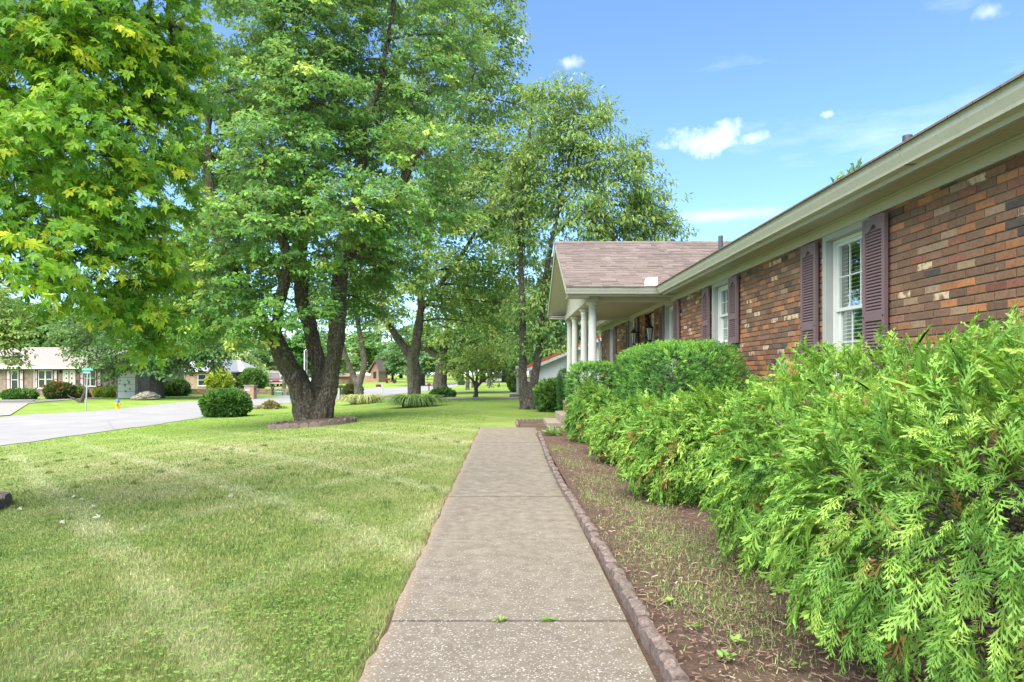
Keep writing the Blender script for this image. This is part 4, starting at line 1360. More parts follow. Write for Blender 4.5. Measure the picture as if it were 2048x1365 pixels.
def rounded_box_pts(n, rng, c, h, e=6):
    """points + normals on a superellipsoid"""
    d = norm(rng.normal(size=(n, 3))); p = 1.0 / (np.sum(np.abs(d) ** e, 1) ** (1 / e)); q = d * p[:, None]
    nr = norm(np.sign(q) * np.abs(q) ** (e - 1) / np.array(h))
    return np.array(c) + q * np.array(h), nr


def clipped(name, label, c, h, seed, n, size, tmpl, mat, cat='hedge', tint0=.5, group=None, core=True, wob=.05, up=.5, parts='foliage', stem=True):
    rng = np.random.default_rng(seed)
    root = empty(name, (c[0], c[1], c[2] - h[2]), label=label, cat=cat, group=group)
    pw = 6 if 'yew' in name else 2.6
    p, nr = rounded_box_pts(n, rng, c, h, pw)
    w = np.array([mnoise.fractal(tuple(q * 2.2), 1.0, 2.0, 2) for q in p])
    p = p + nr * (w * wob - rng.random(n) ** 2 * .10)[:, None]
    tip = nr + np.array([0, 0, up]) + rng.normal(0, .45, (n, 3))
    R = frames(tip, rng.normal(size=(n, 3)))
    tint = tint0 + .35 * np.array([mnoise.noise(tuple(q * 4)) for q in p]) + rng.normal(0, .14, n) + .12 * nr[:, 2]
    ok = p[:, 2] > gz(c[0], c[1]) + .03
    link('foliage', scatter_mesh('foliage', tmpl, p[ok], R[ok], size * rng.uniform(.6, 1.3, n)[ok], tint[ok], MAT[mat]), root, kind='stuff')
    if core:
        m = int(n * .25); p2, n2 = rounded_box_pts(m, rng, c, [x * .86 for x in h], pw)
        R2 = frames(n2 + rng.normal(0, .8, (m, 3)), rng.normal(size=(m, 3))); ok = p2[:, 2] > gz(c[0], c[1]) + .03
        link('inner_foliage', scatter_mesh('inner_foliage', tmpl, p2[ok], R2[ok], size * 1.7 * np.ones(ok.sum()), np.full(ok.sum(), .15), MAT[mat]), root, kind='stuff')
    if stem:
        random.seed(seed); st = MB(); zb = c[2] - h[2]
        for q in range(8):
            b = Vector((c[0] + random.uniform(-.25, .25) * h[0], c[1] + random.uniform(-.5, .5) * h[1], zb - .05))
            e = Vector((c[0] + random.uniform(-.75, .75) * h[0], c[1] + random.uniform(-.8, .8) * h[1], c[2] + h[2] * random.uniform(.1, .7)))
            twig_tubes(st, b, e, .03 * max(h), .008, 5, 4, .06)
        st.build('stems', MAT['bark_dark'], root)
    return root


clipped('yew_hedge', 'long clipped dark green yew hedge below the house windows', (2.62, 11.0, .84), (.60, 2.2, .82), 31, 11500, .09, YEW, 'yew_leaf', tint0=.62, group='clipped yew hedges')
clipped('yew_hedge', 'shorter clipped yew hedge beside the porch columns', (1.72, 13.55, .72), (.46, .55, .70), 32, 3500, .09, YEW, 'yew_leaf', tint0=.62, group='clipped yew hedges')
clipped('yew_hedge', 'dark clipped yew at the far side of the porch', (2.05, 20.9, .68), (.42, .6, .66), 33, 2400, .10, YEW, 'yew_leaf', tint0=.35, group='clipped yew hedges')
clipped('juniper_shrub', 'rounded loose green shrub beyond the porch steps', (1.52, 22.3, .48), (.47, .5, .47), 34, 2600, .15, LEAF_O, 'shrub_leaf', 'shrub', tint0=.65, wob=.12)

# ------------------------------------------------------------------ trees of the front yard
bm = G(628, 846); YB = bm.y
stL = [(614, 846, YB, 23), (609, 805, YB, 24), (599, 772, YB - .1, 22), (573, 728, YB - .2, 19.5), (557, 692, YB - .3, 18), (536, 660, YB - .4, 17), (505, 612, YB - .6, 15), (466, 530, YB - .7, 13), (434, 440, YB - .7, 11), (415, 340, YB - .6, 8), (420, 200, YB - .4, 5)]
stC = [(632, 846, YB + .25, 21), (637, 805, YB + .25, 21), (640, 768, YB + .3, 18), (637, 728, YB + .4, 15.5), (628, 690, YB + .5, 14.5), (620, 660, YB + .6, 13.5), (606, 605, YB + .8, 13), (602, 520, YB + .9, 12), (606, 430, YB + .9, 10), (600, 330, YB + 1, 9), (608, 200, YB + 1, 7), (596, 40, YB + 1, 5), (590, -120, YB + 1, 3)]
stR = [(645, 846, YB - .1, 19), (652, 805, YB - .15, 19), (660, 768, YB - .2, 17), (668, 728, YB - .25, 16), (671, 690, YB - .3, 15.5), (676, 640, YB - .3, 15), (679, 570, YB - .3, 14), (684, 500, YB - .3, 13), (700, 440, YB - .2, 12), (722, 350, YB, 10), (735, 240, YB + .3, 8), (770, 120, YB + .5, 6), (790, -40, YB + .5, 4)]
stR2 = [(682, 530, YB - .3, 12), (715, 490, YB - .6, 11), (750, 462, YB - .9, 10), (785, 400, YB - 1.0, 8), (830, 320, YB - 1.0, 6), (870, 240, YB - 1.0, 4)]
stL2 = [(549, 682, YB - .3, 11), (560, 600, YB - 1.2, 11), (575, 520, YB - 1.8, 9), (550, 430, YB - 2.2, 7), (520, 330, YB - 2.4, 5)]
lob = [(470, 560, YB - 1.5, 85), (410, 460, YB - 1, 95), (400, 590, YB + .3, 80), (520, 440, YB - 2.2, 100), (560, 310, YB - 1.5, 115), (440, 310, YB, 100), (480, 160, YB, 115), (620, 180, YB - 1, 115), (600, 50, YB, 125), (720, 110, YB + 1, 105), (745, 290, YB + .3, 100), (720, 400, YB - 2.5, 85), (800, 420, YB - 2, 85), (640, 500, YB - 1.6, 75),
       (555, 625, YB - 2.2, 50), (490, 640, YB - 1.6, 55), (770, 520, YB + .8, 70), (640, -80, YB, 130), (480, -60, YB, 115), (790, -50, YB + 1, 110), (850, 300, YB - 1.2, 85), (850, 170, YB + .6, 90), (900, 60, YB + 1, 85), (640, 600, YB - 1.8, 38), (720, 590, YB + 1.2, 55), (420, 650, YB - .5, 55), (600, 380, YB + 1.5, 110), (500, 380, YB + 2, 110), (690, 250, YB + 1.8, 110), (560, 160, YB + 2, 110), (350, 520, YB + .5, 60), (360, 620, YB + .5, 55), (890, 420, YB - .6, 60), (555, 545, YB + 1, 55), (620, 590, YB + 1.4, 42), (470, 470, YB + 1, 80), (720, 520, YB + 1.5, 60)]
maple = tree('maple_tree', 'large three-stemmed maple standing in an edged bed on the lawn', bm, [stL, stC, stR, stR2, stL2], lob, LEAF_V, 'maple_leaf', 'bark_maple', 41, 3.9, 38, .80, .42, .135, voxel=.05, amp=.065, flare=.5, hang=.55, young=.14, tint0=.46)

b2 = G(828, 807); Y2 = b2.y
s2 = [[(828, 809, Y2, 14.5), (828, 770, Y2, 13.5), (826, 730, Y2, 13.5), (824, 708, Y2, 13)], [(820, 712, Y2, 10), (803, 688, Y2 - .2, 8.5), (785, 662, Y2 - .4, 7.5), (765, 625, Y2 - .6, 6.5), (750, 560, Y2 - .6, 5), (745, 480, Y2 - .6, 3)],
      [(828, 712, Y2, 11), (833, 680, Y2, 9.5), (840, 630, Y2 + .2, 8), (846, 560, Y2 + .3, 7), (858, 470, Y2 + .3, 6), (880, 360, Y2 + .3, 5), (920, 240, Y2 + .3, 4), (960, 100, Y2, 3)], [(842, 620, Y2 + .2, 6), (880, 570, Y2 - .3, 5), (930, 500, Y2 - .6, 4), (985, 400, Y2 - .8, 3)]]
l2 = [(800, 570, Y2, 60), (870, 530, Y2 - 1.5, 75), (935, 480, Y2 - 1.8, 80), (900, 400, Y2 - 1, 90), (980, 400, Y2 - .5, 85), (1005, 300, Y2, 85), (920, 280, Y2, 100), (860, 380, Y2 + 1, 85), (1015, 470, Y2, 60), (960, 570, Y2, 60), (890, 610, Y2 - .5, 45), (985, 190, Y2 + 1, 85), (950, 100, Y2, 85), (985, 15, Y2, 62), (850, 190, Y2 + 1, 90), (775, 630, Y2 - .5, 34), (1035, 340, Y2, 55), (1045, 205, Y2, 48), (780, 470, Y2 + 1, 70), (760, 560, Y2, 45), (1000, 600, Y2 - .5, 42), (950, 640, Y2 - .5, 45), (1050, 420, Y2 - .5, 50), (1060, 300, Y2, 42), (1045, 520, Y2, 38), (1020, 60, Y2, 40), (930, -60, Y2, 90), (1000, 540, Y2, 45), (880, 30, Y2, 90), (1010, 400, Y2 - 1.2, 70)]
tree('maple_tree', 'tall maple with forked trunk rising from strappy grass clump', b2, s2, l2, LEAF_Q, 'tree_leaf', 'bark_grey', 42, 1.5, 38, 1.3, .75, .19, voxel=.06, amp=.04, young=.2, tint0=.62, twig=.35, twig_r=.012)

b3 = G(882, 790); Y3 = b3.y
s3 = [[(882, 792, Y3, 14.5), (880, 765, Y3, 14), (883, 742, Y3, 13), (884, 725, Y3, 11)], [(884, 730, Y3, 9), (868, 708, Y3, 8), (846, 692, Y3 - .3, 6), (830, 684, Y3 - .5, 4)], [(886, 735, Y3, 8), (905, 738, Y3 - .5, 5), (935, 724, Y3 - 1, 4), (975, 712, Y3 - 1.4, 2.5)], [(884, 725, Y3, 9), (893, 670, Y3, 7), (915, 600, Y3, 5), (940, 540, Y3, 3)]]
l3 = [(900, 690, Y3 - .5, 42), (935, 660, Y3 - 1, 52), (930, 600, Y3, 65), (990, 630, Y3, 50), (870, 650, Y3, 42), (900, 560, Y3, 65), (980, 560, Y3, 65), (975, 690, Y3 - 1.4, 35), (940, 715, Y3 - 1.2, 25), (1010, 590, Y3, 40), (890, 725, Y3 - 1, 18)]
tree('maple_tree', 'thick-trunked tree with low side branch and ivy at its base', b3, s3, l3, LEAF_Q, 'dogwood_leaf', 'bark_grey', 43, 1.3, 38, 1.5, .9, .23, voxel=.08, amp=.05, young=.15, tint0=.35, twig=.25, twig_r=.014)

b4 = G(718, 800); Y4 = b4.y
s4 = [[(718, 803, Y4, 9.5), (717, 780, Y4, 9), (716, 762, Y4, 8.5)], [(714, 770, Y4, 7), (703, 742, Y4, 5.5), (690, 708, Y4 - .3, 5), (682, 670, Y4 - .5, 4.5), (676, 600, Y4 - .5, 4), (670, 500, Y4 - .5, 3)], [(719, 768, Y4, 7), (728, 730, Y4, 6), (724, 690, Y4, 5.5), (715, 640, Y4, 5), (708, 570, Y4, 4.5), (705, 480, Y4, 3.5)]]
l4 = [(690, 620, Y4, 50), (730, 620, Y4, 45), (700, 540, Y4, 70), (660, 640, Y4, 40), (760, 560, Y4, 60), (700, 450, Y4, 80), (640, 560, Y4, 60), (745, 660, Y4, 26), (655, 690, Y4, 22), (780, 620, Y4 + 2, 45), (792, 668, Y4 + 2, 26), (740, 600, Y4 + 1, 50)]
tree('leaning_tree', 'slim pale tree with two leaning stems beside the clipped red bush', b4, s4, l4, LEAF_Q, 'tree_leaf', 'bark_grey', 44, 1.0, 36, 1.3, .8, .20, voxel=.06, amp=.03, young=.1, tint0=.55, twig=.3, twig_r=.012)

b5 = G(1056, 819); Y5 = b5.y
s5 = [[(1049, 821, Y5, 10), (1047, 780, Y5, 9), (1046, 720, Y5, 8.5), (1045, 650, Y5, 7.5), (1043, 560, Y5, 6.5), (1041, 470, Y5, 5.5), (1048, 360, Y5, 4.5), (1060, 260, Y5, 3), (1065, 180, Y5, 2)], [(1062, 821, Y5 + .1, 9), (1066, 780, Y5 + .1, 8.5), (1075, 720, Y5 + .1, 8), (1083, 650, Y5 + .1, 7), (1089, 570, Y5 + .1, 6), (1108, 460, Y5 + .1, 5), (1135, 340, Y5, 4), (1148, 230, Y5, 2.5)],
      [(1041, 480, Y5, 3.5), (1028, 420, Y5 - .2, 3), (1020, 340, Y5 - .4, 2)], [(1105, 475, Y5 + .1, 3.5), (1160, 430, Y5, 3), (1240, 410, Y5, 2.5), (1310, 430, Y5, 1.5)], [(1118, 420, Y5 + .1, 3), (1180, 330, Y5, 2.5), (1230, 270, Y5, 1.5)]]
l5 = [(1110, 250, Y5, 75), (1175, 300, Y5, 75), (1235, 350, Y5 - .3, 70), (1290, 400, Y5, 60), (1100, 380, Y5 + .5, 70), (1175, 430, Y5 - .5, 75), (1250, 450, Y5, 65), (1055, 330, Y5, 50), (1050, 480, Y5, 50), (1310, 460, Y5, 45), (1095, 560, Y5, 50), (1055, 610, Y5, 40), (1140, 190, Y5, 45), (1190, 230, Y5, 40), (1350, 463, Y5, 24), (1085, 660, Y5, 28), (1120, 690, Y5 - .4, 26), (1035, 400, Y5, 45), (1140, 530, Y5 + .5, 55), (1040, 690, Y5, 28), (1205, 500, Y5, 50), (1085, 180, Y5, 32), (1270, 300, Y5, 34)]
tree('twin_stem_tree', 'slender twin-stemmed tree with sparse narrow leaves behind the porch', b5, s5, l5, LEAF_N, 'tree_leaf', 'bark_dark', 45, 5.6, 22, .9, .5, .195, voxel=.052, amp=.022, young=.15, tint0=.66, twig=.75, rmin=.15, twig_r=.006, hang=.7, flare=1.5)

b6 = G(951, 796); Y6 = b6.y
s6 = [[(952, 797, Y6, 4.5), (952, 780, Y6, 4), (951, 768, Y6, 4)], [(951, 772, Y6, 3), (943, 758, Y6, 2.4), (930, 748, Y6, 1.6), (915, 742, Y6, 1)], [(952, 772, Y6, 3), (954, 752, Y6, 2.4), (952, 735, Y6, 1.5)], [(953, 775, Y6, 3), (966, 762, Y6, 2.4), (980, 752, Y6, 1.8), (1000, 742, Y6, 1)]]
l6 = [(915, 748, Y6, 20, .45), (945, 742, Y6 - .6, 24, .45), (980, 745, Y6, 24, .45), (1010, 742, Y6, 20, .45), (960, 722, Y6, 34, .5), (1000, 725, Y6, 28, .5), (925, 728, Y6, 28, .5), (965, 700, Y6, 26, .5), (990, 705, Y6, 24, .5), (935, 710, Y6, 22, .5)]
tree('dogwood_tree', 'small yellow-green spreading tree with short trunk on the far lawn', b6, s6, l6, LEAF_O, 'dogwood_leaf', 'bark_dark', 46, 2.2, 34, .8, .5, .15, voxel=.03, amp=.015, young=.2, tint0=.5, twig=.3)

# near tree on the left: trunk outside the frame, its boughs hang into view
bn = Vector((-6.35, 7.0, gz(-6.35, 7.0)))
def XP(x, y, z): return (VX + FPX * x / y, VY - FPX * (z - CAM_H) / y, y)
sN = [[(*XP(-6.35, 7.0, bn.z - .05), 95), (*XP(-6.35, 7.0, 1.0), 80), (*XP(-6.2, 6.9, 2.2), 75), (*XP(-6.0, 6.8, 3.4), 55), (*XP(-5.6, 6.6, 5.0), 40), (*XP(-5.2, 6.5, 7.0), 22)], [(*XP(-6.1, 6.9, 2.6), 42), (*XP(-5.2, 6.4, 3.0), 32), (*XP(-4.4, 6.1, 3.3), 20), (*XP(-3.6, 6.1, 3.2), 9)], [(*XP(-5.9, 6.8, 3.6), 34), (*XP(-4.8, 6.4, 4.3), 22), (*XP(-3.8, 6.3, 4.6), 12), (*XP(-3.0, 6.4, 4.5), 6)],
      [(*XP(-4.9, 6.3, 3.1), 14), (40, 420, 5.9, 10), (70, 480, 5.6, 7), (90, 540, 5.4, 4)], [(60, 340, 6.1, 12), (170, 420, 6.0, 8), (240, 500, 6.2, 6), (290, 580, 6.4, 4), (325, 650, 6.5, 2.5)]]
lN = [(60, 90, 6.2, 130), (190, 80, 6.2, 130), (320, 50, 6.6, 85), (50, 280, 5.8, 115), (190, 250, 6.0, 115), (300, 190, 6.5, 85), (340, 130, 6.8, 60), (90, 430, 5.6, 85), (220, 390, 6.0, 90), (310, 330, 6.5, 60), (250, 490, 6.2, 62), (300, 450, 6.5, 45), (290, 575, 6.4, 42), (330, 500, 6.6, 34), (40, 510, 5.2, 60), (110, 530, 5.6, 50), (190, 510, 6.0, 55), (-20, 470, 5.4, 70), (20, 420, 5.6, 80), (170, 590, 6.0, 30), (230, 560, 6.2, 40), (325, 620, 6.5, 24), (285, 640, 6.4, 24), (335, 560, 6.6, 24), (310, 680, 6.5, 12), (360, 300, 6.8, 34), (375, 210, 6.9, 34), (345, 400, 6.7, 30), (210, -110, 6.2, 160), (40, -130, 6.2, 160), (370, -70, 6.8, 75), (-150, 100, 6.5, 160), (-150, 330, 6.3, 140), (-260, -60, 6.6, 200), (250, 610, 6.2, 26), (-150, 520, 6.0, 90), (385, 90, 7.0, 40), (20, 180, 7.4, 130), (150, 330, 7.4, 120), (260, 100, 7.6, 110)]
tree('near_maple_tree', 'near maple whose bright drooping leafy boughs fill the upper left corner', bn, sN, lN, LEAF_M, 'near_maple_leaf', 'bark_maple', 47, 15.2, 26, .46, .22, .084, voxel=.09, amp=.03, young=.20, tint0=.45, hang=1.1, twig=.5, droop=.5, n_single=300, twig_r=.004, flare=1.15)


def tree_ring(c, rx, ry, seed, label):
    r = random.Random(seed); root = empty('tree_bed', c, label=label, cat='tree bed')
    n = 40; mb = MB()
    vs = [(c.x, c.y, gz(c.x, c.y) + .16)] + [(c.x + rx * .96 * math.cos(2 * PI * k / n), c.y + ry * .96 * math.sin(2 * PI * k / n), gz(c.x + rx * math.cos(2 * PI * k / n), c.y) + .10) for k in range(n)]
    mb.add(vs, [(0, 1 + k, 1 + (k + 1) % n) for k in range(n)]); mb.build('soil', MAT['mulch'], root)
    m = int(2 * PI * (rx + ry) / 2 / .24)
    for k in range(m):
        t = 2 * PI * k / m; x, y = c.x + rx * math.cos(t), c.y + ry * math.sin(t); w = .128
        b = MB(); pts = [(-w, -.08), (w, -.08), (w, .085), (w * .6, .11 + r.uniform(0, .02)), (0, .125 + r.uniform(-.01, .025)), (-w * .6, .11 + r.uniform(0, .02)), (-w, .085)]
        b.prism(pts, 'y', -.035, .035); b.v = [(p[0] + r.uniform(-.006, .006), p[1] + r.uniform(-.012, .012), p[2]) for p in b.v]
        b.xform(Matrix.Translation((x, y, gz(x, y) + r.uniform(-.02, .02))) @ Matrix.Rotation(math.atan2(ry * math.cos(t), -rx * math.sin(t)) + r.uniform(-.08, .08), 4, 'Z') @ Matrix.Rotation(r.uniform(-.12, .12), 4, 'X'))
        b.build('edging_block', MAT['split_block'], root, bevel=.006)


tree_ring(G(626, 850), 1.18, 1.05, 1, 'low scalloped edging ring round the three-stemmed maple')
tree_ring(Vector((-6.4, 7.05, gz(-6.4, 7.05))), 1.0, 1.0, 2, 'edging ring just entering the left edge of the lawn')


# strappy clumps, loose shrubs
def strap_clump(label, px, py, wpx, hpx, seed, n=900, tint0=.5, mat='strap_leaf', name='strap_grass_clump', cat='grass clump', group='leafy clumps around trunks'):
    rng = np.random.default_rng(seed); b = G(px, py); k = b.y / FPX; rw, h = wpx * k / 2, hpx * k
    root = empty(name, b, label=label, cat=cat, group=group)
    a = rng.uniform(0, 2 * PI, n); rr = np.sqrt(rng.random(n)) * rw * .75
    base = np.stack([b.x + rr * np.cos(a), b.y + rr * np.sin(a) * .8, np.full(n, b.z)], 1)
    out = np.stack([np.cos(a), np.sin(a), np.zeros(n)], 1) * (.25 + rr / rw)[:, None] + rng.normal(0, .5, (n, 3)) * [1, 1, 0]
    L = h * 2.3 * rng.uniform(.45, 1.2, n); w = .012 + .004 * b.y / 10
    ss = np.linspace(0, 1, 5); side = norm(np.cross(out, [0, 0, 1.0]))
    V = []
    for s in ss:
        c = base + out * (L * s * .75)[:, None]; c[:, 2] += L * (s * 1.6 - 1.56 * s * s)
        ww = w * (1 - s) ** .6
        V.append(c - side * ww); V.append(c + side * ww)
    V = np.stack(V, 1).reshape(-1, 3); F = []
    for q in range(4): F.append(np.arange(n)[:, None] * 10 + np.array([2 * q, 2 * q + 1, 2 * q + 3, 2 * q + 2])[None])
    tint = np.clip(rng.normal(tint0, .2, n), 0, 1)
    link('blades', np_mesh('blades', V, np.concatenate(F), MAT[mat], {'tint': ('FLOAT', 'FACE', np.tile(tint, 4))}), root, kind='stuff')
    crown = MB().lathe([(rw * .25, -.02), (rw * .20, h * .10), (rw * .1, h * .16)], b.x, b.y, 10, b.z); crown.build('root_crown', MAT['bark_dark'], root)


strap_clump('pale arching grass clump at the foot of the leaning two-stem tree', 725, 808, 66, 17, 51, tint0=.72)
strap_clump('dense green strap-leaf clump round the forked maple trunk', 830, 814, 66, 22, 52, tint0=.38, n=1300)


def shrub(label, px, py, wpx, hpx, seed, n, size_px, leaf, mat, tint0=.5, name='shrub', dpx=None, group=None, wob=.12, flowers=0, up=.3, cat='shrub'):
    b = G(px, py); k = b.y / FPX; h = hpx * k / 2
    o = clipped(name, label, (b.x, b.y + wpx * k * .35, b.z + h), (wpx * k / 2, (dpx or wpx * .8) * k / 2, h), seed, n, size_px * k, leaf, mat, cat, tint0, group, True, wob * h * 2, up)
    if flowers:
        rng = np.random.default_rng(seed + 1); p, nr = rounded_box_pts(flowers, rng, (b.x, b.y + wpx * k * .35, b.z + h), (wpx * k / 2, wpx * .4 * k, h)); p = p + nr * .06
        rep = 7; i = np.repeat(np.arange(flowers), rep); q = p[i] + rng.normal(0, 1.2 * k, (len(i), 3))
        link('blossom', scatter_mesh('blossom', LEAF_O, q, frames(rng.normal(size=(len(i), 3)), nr[i] + rng.normal(0, .3, (len(i), 3))), np.full(len(i), 3.2 * k), rng.random(len(i)), MAT['flower_white']), o, kind='stuff')
    return o


shrub('rounded dark green bush at the near edge of the street', 438, 836, 88, 52, 61, 5200, 6.5, LEAF_O, 'shrub_leaf', .45, wob=.16)
shrub('clipped dense bush with red tips beside the leaning tree', 704, 800, 36, 31, 62, 2200, 4, LEAF_O, 'redtip_leaf', .45)
shrub('ivy mound wrapped round the thick far trunk', 884, 797, 46, 16, 63, 1300, 5, LEAF_O, 'shrub_leaf', .35, name='ivy_mound', dpx=30)
shrub('lime green airy shrub behind the street bush', 432, 786, 40, 40, 64, 900, 6, LEAF_O, 'lime_leaf', .5, wob=.3)
shrub('big green shrub beside the light-roofed brick house', 500, 783, 46, 42, 65, 2000, 5, LEAF_O, 'shrub_leaf', .6, wob=.2)
shrub('bright green hydrangea in front of the brick ranch', 258, 793, 50, 34, 66, 1500, 5, LEAF_O, 'shrub_leaf', .85, flowers=30)
shrub('white-flowering hydrangea right of the big shade tree', 345, 793, 46, 30, 67, 1500, 5, LEAF_O, 'shrub_leaf', .75, flowers=46)
shrub('reddish brown shrub left of the front door of the ranch', 108, 799, 50, 30, 68, 1800, 5, LEAF_O, 'redtip_leaf', .48, wob=.25)
shrub('small yellowish shrub right beside the ranch front door', 152, 797, 28, 22, 69, 800, 4, LEAF_O, 'lime_leaf', .2)
shrub('low golden shrub bed under the ranch windows', 207, 796, 60, 18, 70, 1500, 4, LEAF_O, 'lime_leaf', .25, dpx=30)
shrub('dark straggly shrub under the left ranch window', 25, 800, 60, 18, 71, 1100, 5, LEAF_O, 'shrub_leaf', .5)
shrub('low clipped round hedge by the far street corner', 922, 771, 13, 10, 72, 500, 2.0, LEAF_O, 'shrub_leaf', .4)
shrub('tall shrub at the corner of the white-sided house', 1032, 785, 30, 55, 73, 1400, 5, LEAF_O, 'dogwood_leaf', .35)


def brush_pile():
    b = G(540, 818); k = b.y / FPX; rng = np.random.default_rng(81); random.seed(81)
    root = empty('brush_pile', b, label='heap of cut leafy branches lying at the street edge', cat='brush pile')
    n = 2600; u = rng.normal(0, .36, n); v = rng.normal(0, .36, n); w = 30 * k
    hgt = 15 * k * np.exp(-(u * u + v * v) * 3.0)
    p = np.stack([b.x + u * w, b.y + v * w * .8, b.z + hgt * rng.uniform(.3, 1.05, n) + .03], 1)
    link('leaves', scatter_mesh('leaves', LEAF_O, p, frames(rng.normal(size=(n, 3)) * [1, 1, .5], rng.normal(size=(n, 3)) + [0, 0, .6]), np.full(n, 5 * k), rng.random(n), MAT['dry_leaf']), root, kind='stuff')
    mb = MB()
    for q in range(45):
        a = Vector((b.x + random.gauss(0, .3) * w, b.y + random.gauss(0, .3) * w, b.z + .05)); e = a + Vector((random.uniform(-1, 1) * w * .7, random.uniform(-.6, .6) * w, random.uniform(.0, 10) * k)); twig_tubes(mb, a, e, .02, .006, 4, 3, .1)
    mb.build('sticks', MAT['bark_dark'], root)


brush_pile()

# ------------------------------------------------------------------ across the street
bx_ = G(312, 797); YX = bx_.y
sx = [[(312, 799, YX, 17), (313, 770, YX, 14), (316, 735, YX, 13), (319, 690, YX, 11), (325, 640, YX, 9), (332, 580, YX, 6), (336, 500, YX, 4)], [(316, 765, YX, 8), (335, 742, YX - .5, 6), (358, 722, YX - 1, 4), (390, 690, YX - 1, 3)], [(314, 745, YX, 8), (285, 705, YX, 6), (240, 665, YX, 4), (200, 640, YX, 3)]]
lx = [(240, 715, YX - 2, 40), (195, 690, YX - 1, 45), (300, 725, YX - 3, 30), (355, 700, YX - 2, 45), (400, 690, YX - 2, 45), (440, 660, YX, 50), (280, 665, YX - 2, 55), (360, 640, YX - 1, 60), (170, 650, YX, 50), (440, 600, YX, 60), (330, 570, YX, 80), (240, 610, YX, 65), (290, 500, YX, 80), (390, 540, YX, 70), (225, 735, YX - 2, 24), (150, 700, YX, 24), (330, 735, YX - 3, 18), (425, 715, YX - 1, 24)]
tree('shade_tree', 'large dark shade tree in front of the brick ranch across the street', bx_, sx, lx, LEAF_Q, 'tree_leaf', 'bark_dark', 48, 1.25, 38, 1.7, .95, .25, voxel=.10, amp=.06, flare=.8, tint0=.16, twig=.25, twig_r=.016)
be = G(-40, 806); Ye = be.y
tree('yellowing_tree', 'smaller yellowish green tree at the left frame edge across the street', be, [[(-40, 808, Ye, 10), (-38, 760, Ye, 8), (-30, 700, Ye, 6), (-20, 640, Ye, 3)]], [(10, 640, Ye, 45), (40, 660, Ye, 32), (0, 690, Ye, 38), (-50, 650, Ye, 60), (-20, 600, Ye, 50), (25, 715, Ye, 20)], LEAF_O, 'dogwood_leaf', 'bark_dark', 49, 1.8, 30, 1.3, .8, .24, voxel=.08, amp=.03, tint0=.4, twig=.25, twig_r=.012)


def tint_mesh(mb):
    return mb


def gable_x(mb, x0, x1, y0, y1, ze, zr, t=.12, ov=.35):
    """roof slab, ridge along x"""
    ym = (y0 + y1) / 2; s = (zr - ze) / (ym - y0 + ov)
    mb.prism([(y0 - ov, ze), (ym, zr), (y1 + ov, ze), (y1 + ov, ze - t), (ym, zr - t), (y0 - ov, ze - t)], 'x', x0 - ov, x1 + ov)


def far_window(parent, x0, x1, y, z0, z1, cols=1, shut=None, frame='door_cream', grid=True):
    f = .06; mb = MB()
    mb.box(x0, x0 + f, y - .05, y, z0, z1); mb.box(x1 - f, x1, y - .05, y, z0, z1); mb.box(x0 + f, x1 - f, y - .048, y, z1 - f, z1); mb.box(x0 + f, x1 - f, y - .048, y, z0, z0 + f)
    if cols == 2: m = (x0 + x1) / 2; mb.box(m - .06, m + .06, y - .05, y, z0 + f, z1 - f)
    mb.box(x0 - .05, x1 + .05, y - .10, y, z0 - .06, z0)
    w = mb.build('window', MAT[frame], parent)
    zm = (z0 + z1) / 2
    MB().box(x0 + f, x1 - f, y - .02, y - .01, z0 + f, z1 - f).build('pane', MAT['far_glass'], w)
    MB().box(x0 + f, x1 - f, y - .035, y - .021, zm - .03, zm + .03).build('rail', MAT[frame], w)
    if shut:
        for a in (x0 - .05 - shut[0], x1 + .05):
            s = MB(); b = a + shut[0]; g = .05
            s.box(a, a + g, y - .05, y, z0, z1); s.box(b - g, b, y - .05, y, z0, z1); s.box(a + g, b - g, y - .048, y, z1 - g, z1); s.box(a + g, b - g, y - .048, y, z0, z0 + g); s.box(a + g, b - g, y - .048, y, zm - g / 2, zm + g / 2)
            so = s.build('shutter', MAT[shut[1]], parent)
            MB().box(a + g, b - g, y - .03, y - .005, z0 + g, z1 - g).build('panel', MAT[shut[2]], so)


